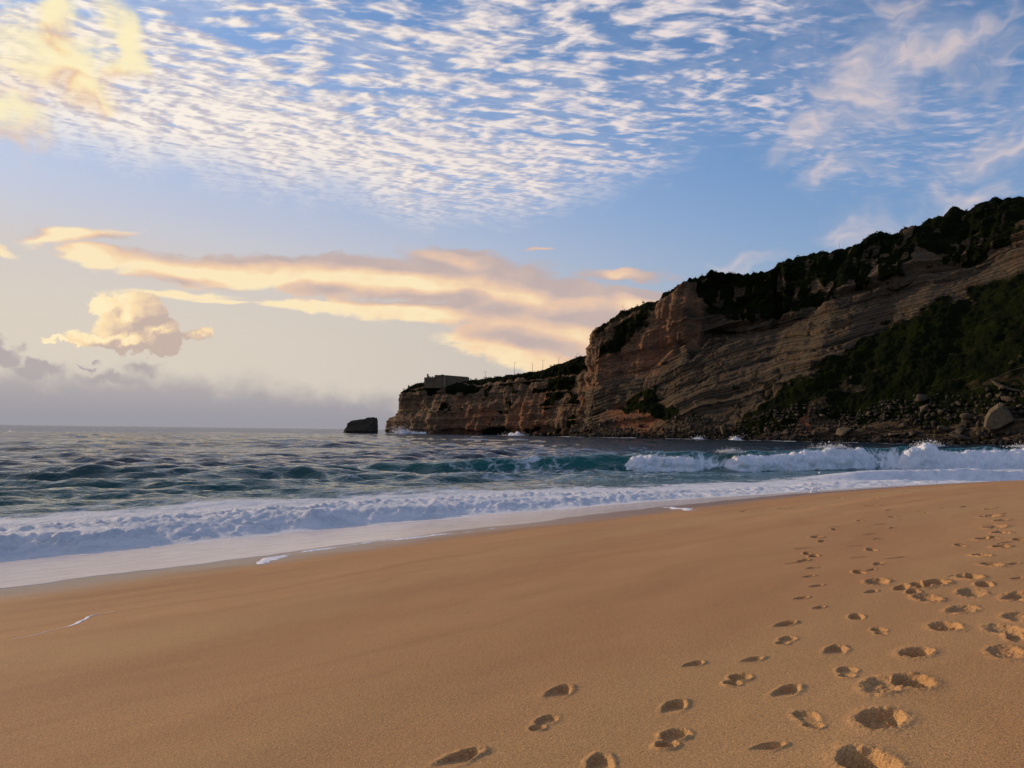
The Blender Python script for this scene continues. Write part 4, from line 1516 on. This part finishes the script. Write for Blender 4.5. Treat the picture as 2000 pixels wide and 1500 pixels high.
def build_fort():
    D = 753.0
    k = D / FPX                                  # metres per picture pixel there
    z0 = 4.3 + (838.5 - 749.0) * k

    def X(px):
        return (px - 872.0) * k

    def Z(py):
        return (748.0 - py) * k + (.6 if py < 740 else 0)
    root = bpy.data.objects.new('fort', None)
    COL.objects.link(root)
    root.location = ((872 - 1000) * k, D, z0)
    tag(root, 'old stone fort with a small red lantern on the tip of the headland', 'fort')
    Box().add(X(828), X(849.5), -2, 12, -4.5, Z(737.5), .3).link('seaward_wall', fort_mat, root)
    Box().add(X(849), X(868), -4, 14, -4.5, Z(733.6), .4).link('keep', fort_mat, root)
    # long rampart whose top slopes down to the right
    v = [(X(868), -3, -5), (X(915), -1, -3), (X(915), 16, -3), (X(868), 16, -5), (X(868), -2.4, Z(732.6)), (X(914.6), -.5, Z(735.6)), (X(914.6), 15.5, Z(735.6)), (X(868), 15.5, Z(732.6))]
    f = [(0, 3, 2, 1), (4, 5, 6, 7), (0, 1, 5, 4), (1, 2, 6, 5), (2, 3, 7, 6), (3, 0, 4, 7)]
    link_mesh('rampart', np.array(v), f, fort_mat, root, smooth=False)
    Box().add(X(867.6), X(870.4), -4.6, -2.5, -9, Z(733.0), .15).link('buttress', fort_pale, root)
    Box().add(X(849), X(868.5), -4.3, -3.2, Z(734.3), Z(733.0)).link('parapet', fort_mat, root)
    b = Box()
    for j in range(4):
        x = 837 + j * 3.4
        b = Box().add(X(x), X(x + 1.9), -2.1, -.2, Z(737.6), Z(735.2 + (j % 2) * .5))
        b.link('merlon', fort_mat, root)
    for x, w in ((858.5, 1.8), (833, 1.3), (839, 1.3), (845, 1.3)):
        yy = -4.02 if x > 849 else -1.95
        Box().add(X(x), X(x + w), yy - .12, yy + .3, Z(743.5), Z(740.6)).link('window', fort_pale if x > 849 else dark_mat, root)
    Box().add(X(861), X(866), -2, 3, Z(733.7), Z(731.6)).link('roof_hut', fort_mat, root)
    t = Box().tube(X(834), 4, Z(738), Z(733.2), 1.0, .85).link('lantern_tower', fort_pale, root)
    Box().tube(X(834), 4, Z(733.2), Z(731.2), .9, .9).link('lantern', red_mat, t)
    Box().tube(X(834), 4, Z(731.2), Z(729.4), 1.0, .12).link('cap', red_mat, t)
    for x in (901, 909):
        Box().tube(X(x), 6, Z(736), Z(731), .09, .05, 6).link('mast', pole_mat, root)


def top_at(px, P, hpx, row):
    """point of a skyline row of a rock mesh at a picture column"""
    j = int(np.argmin(np.abs(hpx[row] - px)))
    return P[row, j]


def lamp(px, h, arms, label):
    p = top_at(px, head_P, head_px, 190)
    root = bpy.data.objects.new('street_lamp', None)
    COL.objects.link(root)
    root.location = (p[0], p[1] + 2, p[2] - .6)
    tag(root, label, 'street lamp', 'street lamps along the headland road')
    Box().tube(0, 0, 0, h, .20, .11, 8).link('pole', pole_mat, root)
    for sgn in arms:
        Box().add(min(0, sgn * 1.3), max(0, sgn * 1.3), -.07, .07, h - .1, h + .05).link('arm', pole_mat, root)
        Box().add(sgn * 1.3 - .35, sgn * 1.3 + .35, -.16, .16, h - .12, h + .12).link('lamp_head', pole_mat, root)


build_fort()
lamp(947, 7.6, (-1, 1), 'short double-headed street lamp nearest the fort on the headland')
lamp(1004, 12.5, (1,), 'tallest street lamp in the middle of the headland skyline')
lamp(1040, 8.5, (-1,), 'thin short street lamp between the two tall ones on the headland')
lamp(1060, 10.5, (1,), 'tall street lamp where the headland road starts to climb')
lamp(1091, 6.5, (1,), 'faint street lamp halfway up the climbing headland road')
lamp(1127, 5.0, (1,), 'street lamp next to the big cliff on the headland road')


def mast(px, h, tilt, label):
    d = np.abs(cliff_px[278] - px) + (np.arange(cliff_px.shape[1]) < 190) * 1e5
    p = cliff_P[278, int(np.argmin(d))]
    o = Box().tube(0, 0, -1, h, .11, .07, 6).link('pole', pole_mat)
    o.location = p
    o.rotation_euler = (0, tilt, 0)
    tag(o, label, 'pole')


mast(1222, 5.2, -.5, 'thin leaning pole on the left shoulder of the cliff top')
mast(1255, 4.0, 0, 'thin upright pole just right of the leaning one on the cliff top')
mast(1640, 4.0, 0, 'thin upright pole on the skyline scrub of the middle cliff top')

# white water round the rocks
_s, _bx, _by, _nx, _ny = cliff_base
_g2 = np.random.default_rng(55)
for _i in range(150, len(_s), 9):
    _px = 1000 + _bx[_i] / _by[_i] * FPX
    if 1100 < _px < 2100:
        _k = .55 + .6 * float(vnoise(_i / 40.0, 3.3))
        FOAM_SPOTS.append((_bx[_i] + _nx[_i] * 9, _by[_i] + _ny[_i] * 9, 8.0, max(0, _k)))
for _px, _D, _r, _st in [(790, 742, 16, 1.1), (770, 752, 14, 1.1), (815, 738, 10, .9), (745, 735, 22, .8), (706, 722, 26, .75), (672, 728, 12, .9), (1000, 660, 16, .9), (1015, 655, 14, .9), (1110, 590, 14, .6)]:
    FOAM_SPOTS.append((*pt(_px, _D), _r, _st))

# ------------------------------------------------------------------ white water
def foam_material(name='white_water', bd=.35):
    m, N, b = material(name)
    g = N.n.new('ShaderNodeNewGeometry').outputs['Position']
    n = N.noise(g, 1.6, 6, .7)
    n2 = N.noise(g, 7.0, 4, .7)
    N.put(b.inputs['Base Color'], N.ramp(N.m('MULTIPLY_ADD', n2, .4, N.m('MULTIPLY', n, .6)), [(.3, (.55, .60, .66)), (.5, (.80, .80, .84)), (.7, (.90, .89, .91))]))
    b.inputs['Roughness'].default_value = .9
    b.inputs['Specular IOR Level'].default_value = .2
    b.inputs['Subsurface Weight'].default_value = .0
    bump(N, b, N.m('ADD', n, N.m('MULTIPLY', n2, .35)), .8, bd)
    return m


foam_mat = foam_material()
line_mat = foam_material('stranded_foam', .03)


def droplets(C, Nn, g, size, reach):
    """small flecks thrown off a surface: (n,3) origins and directions"""
    n = len(C)
    c = C + Nn * (g.exponential(reach, n))[:, None] + g.normal(0, .05, (n, 3))
    t1 = g.normal(size=(n, 3))
    t1 /= np.linalg.norm(t1, axis=1, keepdims=True)
    t2 = np.cross(t1, g.normal(size=(n, 3)))
    t2 /= np.linalg.norm(t2, axis=1, keepdims=True)
    t3 = np.cross(t1, t2)
    s = (size * g.lognormal(0, .5, n))[:, None]
    v = np.stack([c + t1 * s, c + (-t1 * .5 + t2 * .87) * s, c + (-t1 * .5 - t2 * .87) * s, c + t3 * s], 1).reshape(-1, 3)
    b = (np.arange(n) * 4)[:, None, None]
    f = (b + np.array([[0, 1, 2], [0, 3, 1], [1, 3, 2], [2, 3, 0]])[None]).reshape(-1, 3)
    return v, f


def roller(x0, x1, label, seed, hs=1.0, burst=()):
    """tumbling white crest along the main breaker between two plan abscissae"""
    nx_, na = int((x1 - x0) / .11), 40
    xs = np.linspace(x0, x1, nx_)
    a = np.linspace(-.12, 1.0, na) * math.pi
    Xg, A = np.meshgrid(xs, a)
    endl = sst(Xg, x0, x0 + 3.0) * (1 - sst(Xg, x1 - 1.6, x1))
    h = brk_h(Xg) * (1 + .10 * vnoise(Xg / 3.0, Xg * 0 + 6.0))
    h = h * (.84 + .13 * fbm(Xg / 2.8 + seed, Xg * 0 + 4, oct=3)) * hs
    for (bx_, bw, bh) in burst:
        h = h + bh * np.exp(-((Xg - bx_) / bw) ** 2) * (1 + .3 * vnoise(Xg * 1.6, Xg * 0 + 2))
    q0 = -1.3
    wid = 1.75 + .35 * vnoise(Xg / 3.3 + seed, Xg * 0)
    Y0 = brk_y(Xg) - .53 * vnoise(Xg / 5.0, Xg * 0 + 3.0)
    yy = q0 - wid * np.cos(A) * endl ** .5
    zz = np.sin(A).clip(-.3) * h * (0.12 + .88 * endl) + .22
    lx, ly, lz = Xg, Y0 + yy, zz
    cn = np.stack([0 * A, -np.cos(A), np.sin(A)], -1)
    lump = fbm(lx / 1.5 + seed, ly / 1.2, lz / 1.2, oct=5, gain=.52, billow=True)
    P = np.stack([lx, ly, lz], -1) + cn * (.23 * lump * (.25 + .75 * endl))[..., None]
    v = P.reshape(-1, 3)
    f = grid_faces(na, nx_)
    g = np.random.default_rng(seed)
    pick = g.choice(len(v), 3800 + int((x1 - x0) * 110))
    up = cn.reshape(-1, 3)[pick] * .6 + np.array([0, .15, .8])
    tops = np.sin(A).ravel()[pick] > .35
    dv, df = droplets(v[pick][tops], up[tops], g, .021, .06)
    extra = []
    for (bx_, bw, bh) in burst:
        n = 1500
        th = g.normal(0, .35, n)
        c = np.stack([bx_ + g.normal(0, bw * .5, n), brk_y(bx_) - 1.2 + g.normal(0, .5, n), brk_h(bx_) + .3 + 0 * th], -1)
        dv2, df2 = droplets(c, np.stack([th, .1 * th, 1 + 0 * th], -1), g, .04, bh * .30)
        extra.append((dv2, df2))
    vv, ff = [v], [np.concatenate([f[:, [0, 1, 2]], f[:, [0, 2, 3]]])]
    n = len(v)
    for dv2, df2 in [(dv, df)] + extra:
        vv.append(dv2)
        ff.append(df2 + n)
        n += len(dv2)
    o = link_mesh('breaking_wave', np.concatenate(vv), np.concatenate(ff), foam_mat, sea)
    o['label'] = label


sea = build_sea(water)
roller(10.6, 21.2, 'short white tumbling crest left of the green gap', 41, .92)
roller(22.4, 45.5, 'long white tumbling crest in the middle of the breaker', 42, 1.0, [(24.5, 1.2, .3), (39, 2.0, .45)])
roller(47.5, 130, 'broad white breaker running out on the right', 43, 1.0, [(53.5, 1.6, .6), (69, 2.5, .25)])


def splash(x, y, z, w, h, n, seed, size, label, dirx=0.0, core=1.0, mat=None):
    """plume of spray: a lumpy core and flecks"""
    g = np.random.default_rng(seed)
    v, f = ICO3
    c = v.copy() * core
    c *= np.array([w, w * .6, h * .55])
    c[:, 2] += h * .18
    c[:, :2] *= (1 - .55 * np.clip(c[:, 2:3] / h, 0, 1))
    c += (fbm(c[:, 0] / w * 2 + seed, c[:, 1] / w * 2, c[:, 2] / w * 2, oct=4, billow=True) * .30 * w)[:, None] * v
    th = g.normal(0, .5, n)
    base = np.stack([g.normal(0, w * .55, n), g.normal(0, w * .3, n), np.abs(g.normal(0, h * .25, n))], -1)
    dv, df = droplets(base, np.stack([th * w / h + dirx, .1 * th, 1 + 0 * th], -1), g, size, h * .33)
    o = link_mesh('spray', np.concatenate([c, dv]), np.concatenate([f, df + len(c)]), mat or foam_mat, sea)
    o.location = (x, y, z)
    o['label'] = label
    return o


q = CAM + ray(1590, 962) * 50.0
splash(q[0], q[1], .60, .24, .75, 260, 61, .020, 'thin upright splash at the shore break',  .25, .8, line_mat)
q = pt(788, 742)
splash(q[0], q[1], 0, 8, 4.2, 1500, 62, .22, 'white spray bursting against the tip of the headland', -.3)
q = pt(812, 738)
splash(q[0], q[1], 0, 4, 2.0, 300, 63, .2, 'small white splash right of the headland spray')
q = pt(825, 735)
splash(q[0], q[1], 0, 5, 1.6, 300, 64, .18, 'low white splash along the foot of the headland')
q = pt(1012, 655)
splash(q[0], q[1], 0, 8, 1.7, 400, 65, .18, 'long low splash below the middle of the headland')
q = pt(1438, 452)
splash(q[0], q[1], 0, 3.4, 2.0, 500, 66, .14, 'white splash on the rocks below the striped cliff')
q = pt(1365, 470)
splash(q[0], q[1], 0, 2.6, 1.5, 400, 67, .14, 'small splash on the rocks left of the pale boulder')


# ------------------------------------------------------------------ foam left on the sand
def foam_line(pts, width, label, seed, gap=0.0):
    g = np.random.default_rng(seed)
    P = np.array([ground_at(*p) for p in pts])
    L = np.concatenate([[0], np.cumsum(np.linalg.norm(np.diff(P, axis=0), axis=1))])
    s = np.arange(0, L[-1], .035)
    x, y = (np.interp(s, L, P[:, k]) for k in (0, 1))
    tx, ty = np.gradient(x), np.gradient(y)
    n = np.hypot(tx, ty)
    nx_, ny_ = -ty / n, tx / n
    off = .16 * vnoise(s / 1.1 + seed, s * 0) + .06 * vnoise(s / .3, s * 0 + seed)
    w = width * np.clip(.55 + .7 * fbm(s / .8 + seed, s * 0 + 2, oct=3) - gap, .3 if gap < 0 else 0, 2.2) * sst(s, 0, .5) * (1 - sst(s, L[-1] - .8, L[-1]))
    a = np.linspace(-1, 1, 9)
    S_, A = np.meshgrid(s, a)
    W = np.interp(S_, s, w)
    q = A * W + np.interp(S_, s, off)
    X = np.interp(S_, s, x) + q * np.interp(S_, s, nx_)
    Y = np.interp(S_, s, y) + q * np.interp(S_, s, ny_)
    lump = np.clip(.6 + .8 * fbm(X * 11, Y * 11, oct=3, billow=True), .1, 2)
    Z = sand_z(X, Y) + np.clip(film_edge(X, Y) * .02, 0, .03) + np.where(W > .006, (1 - A ** 2) * np.minimum(W * .16, .020) * lump + .003, -.04)
    o = link_mesh('foam_line', np.stack([X, Y, Z], -1).reshape(-1, 3), grid_faces(*X.shape)[:, ::-1].copy(), line_mat)
    tag(o, label, 'foam')


foam_line([(512, 1103), (535, 1093), (562, 1084), (590, 1081)], .20, 'thick curl of white foam on the sand at the left end of the long line', 1, -.35)
foam_line([(585, 1081), (620, 1075), (700, 1063), (760, 1056), (850, 1046), (905, 1041)], .13, 'long thin white foam line parallel to the water edge', 2, -.35)
foam_line([(905, 1041), (950, 1034), (1005, 1029)], .15, 'short broken foam line near the water edge in the middle of the beach', 3, .0)
foam_line([(1296, 991), (1325, 993), (1350, 997), (1372, 996)], .16, 'white foam line on the sand by the shore break', 4, -.5)
foam_line([(-20, 1262), (30, 1247), (90, 1231), (150, 1215), (260, 1188)], .022, 'faint dotted foam trace on the bare sand at the far left', 5, -.15)
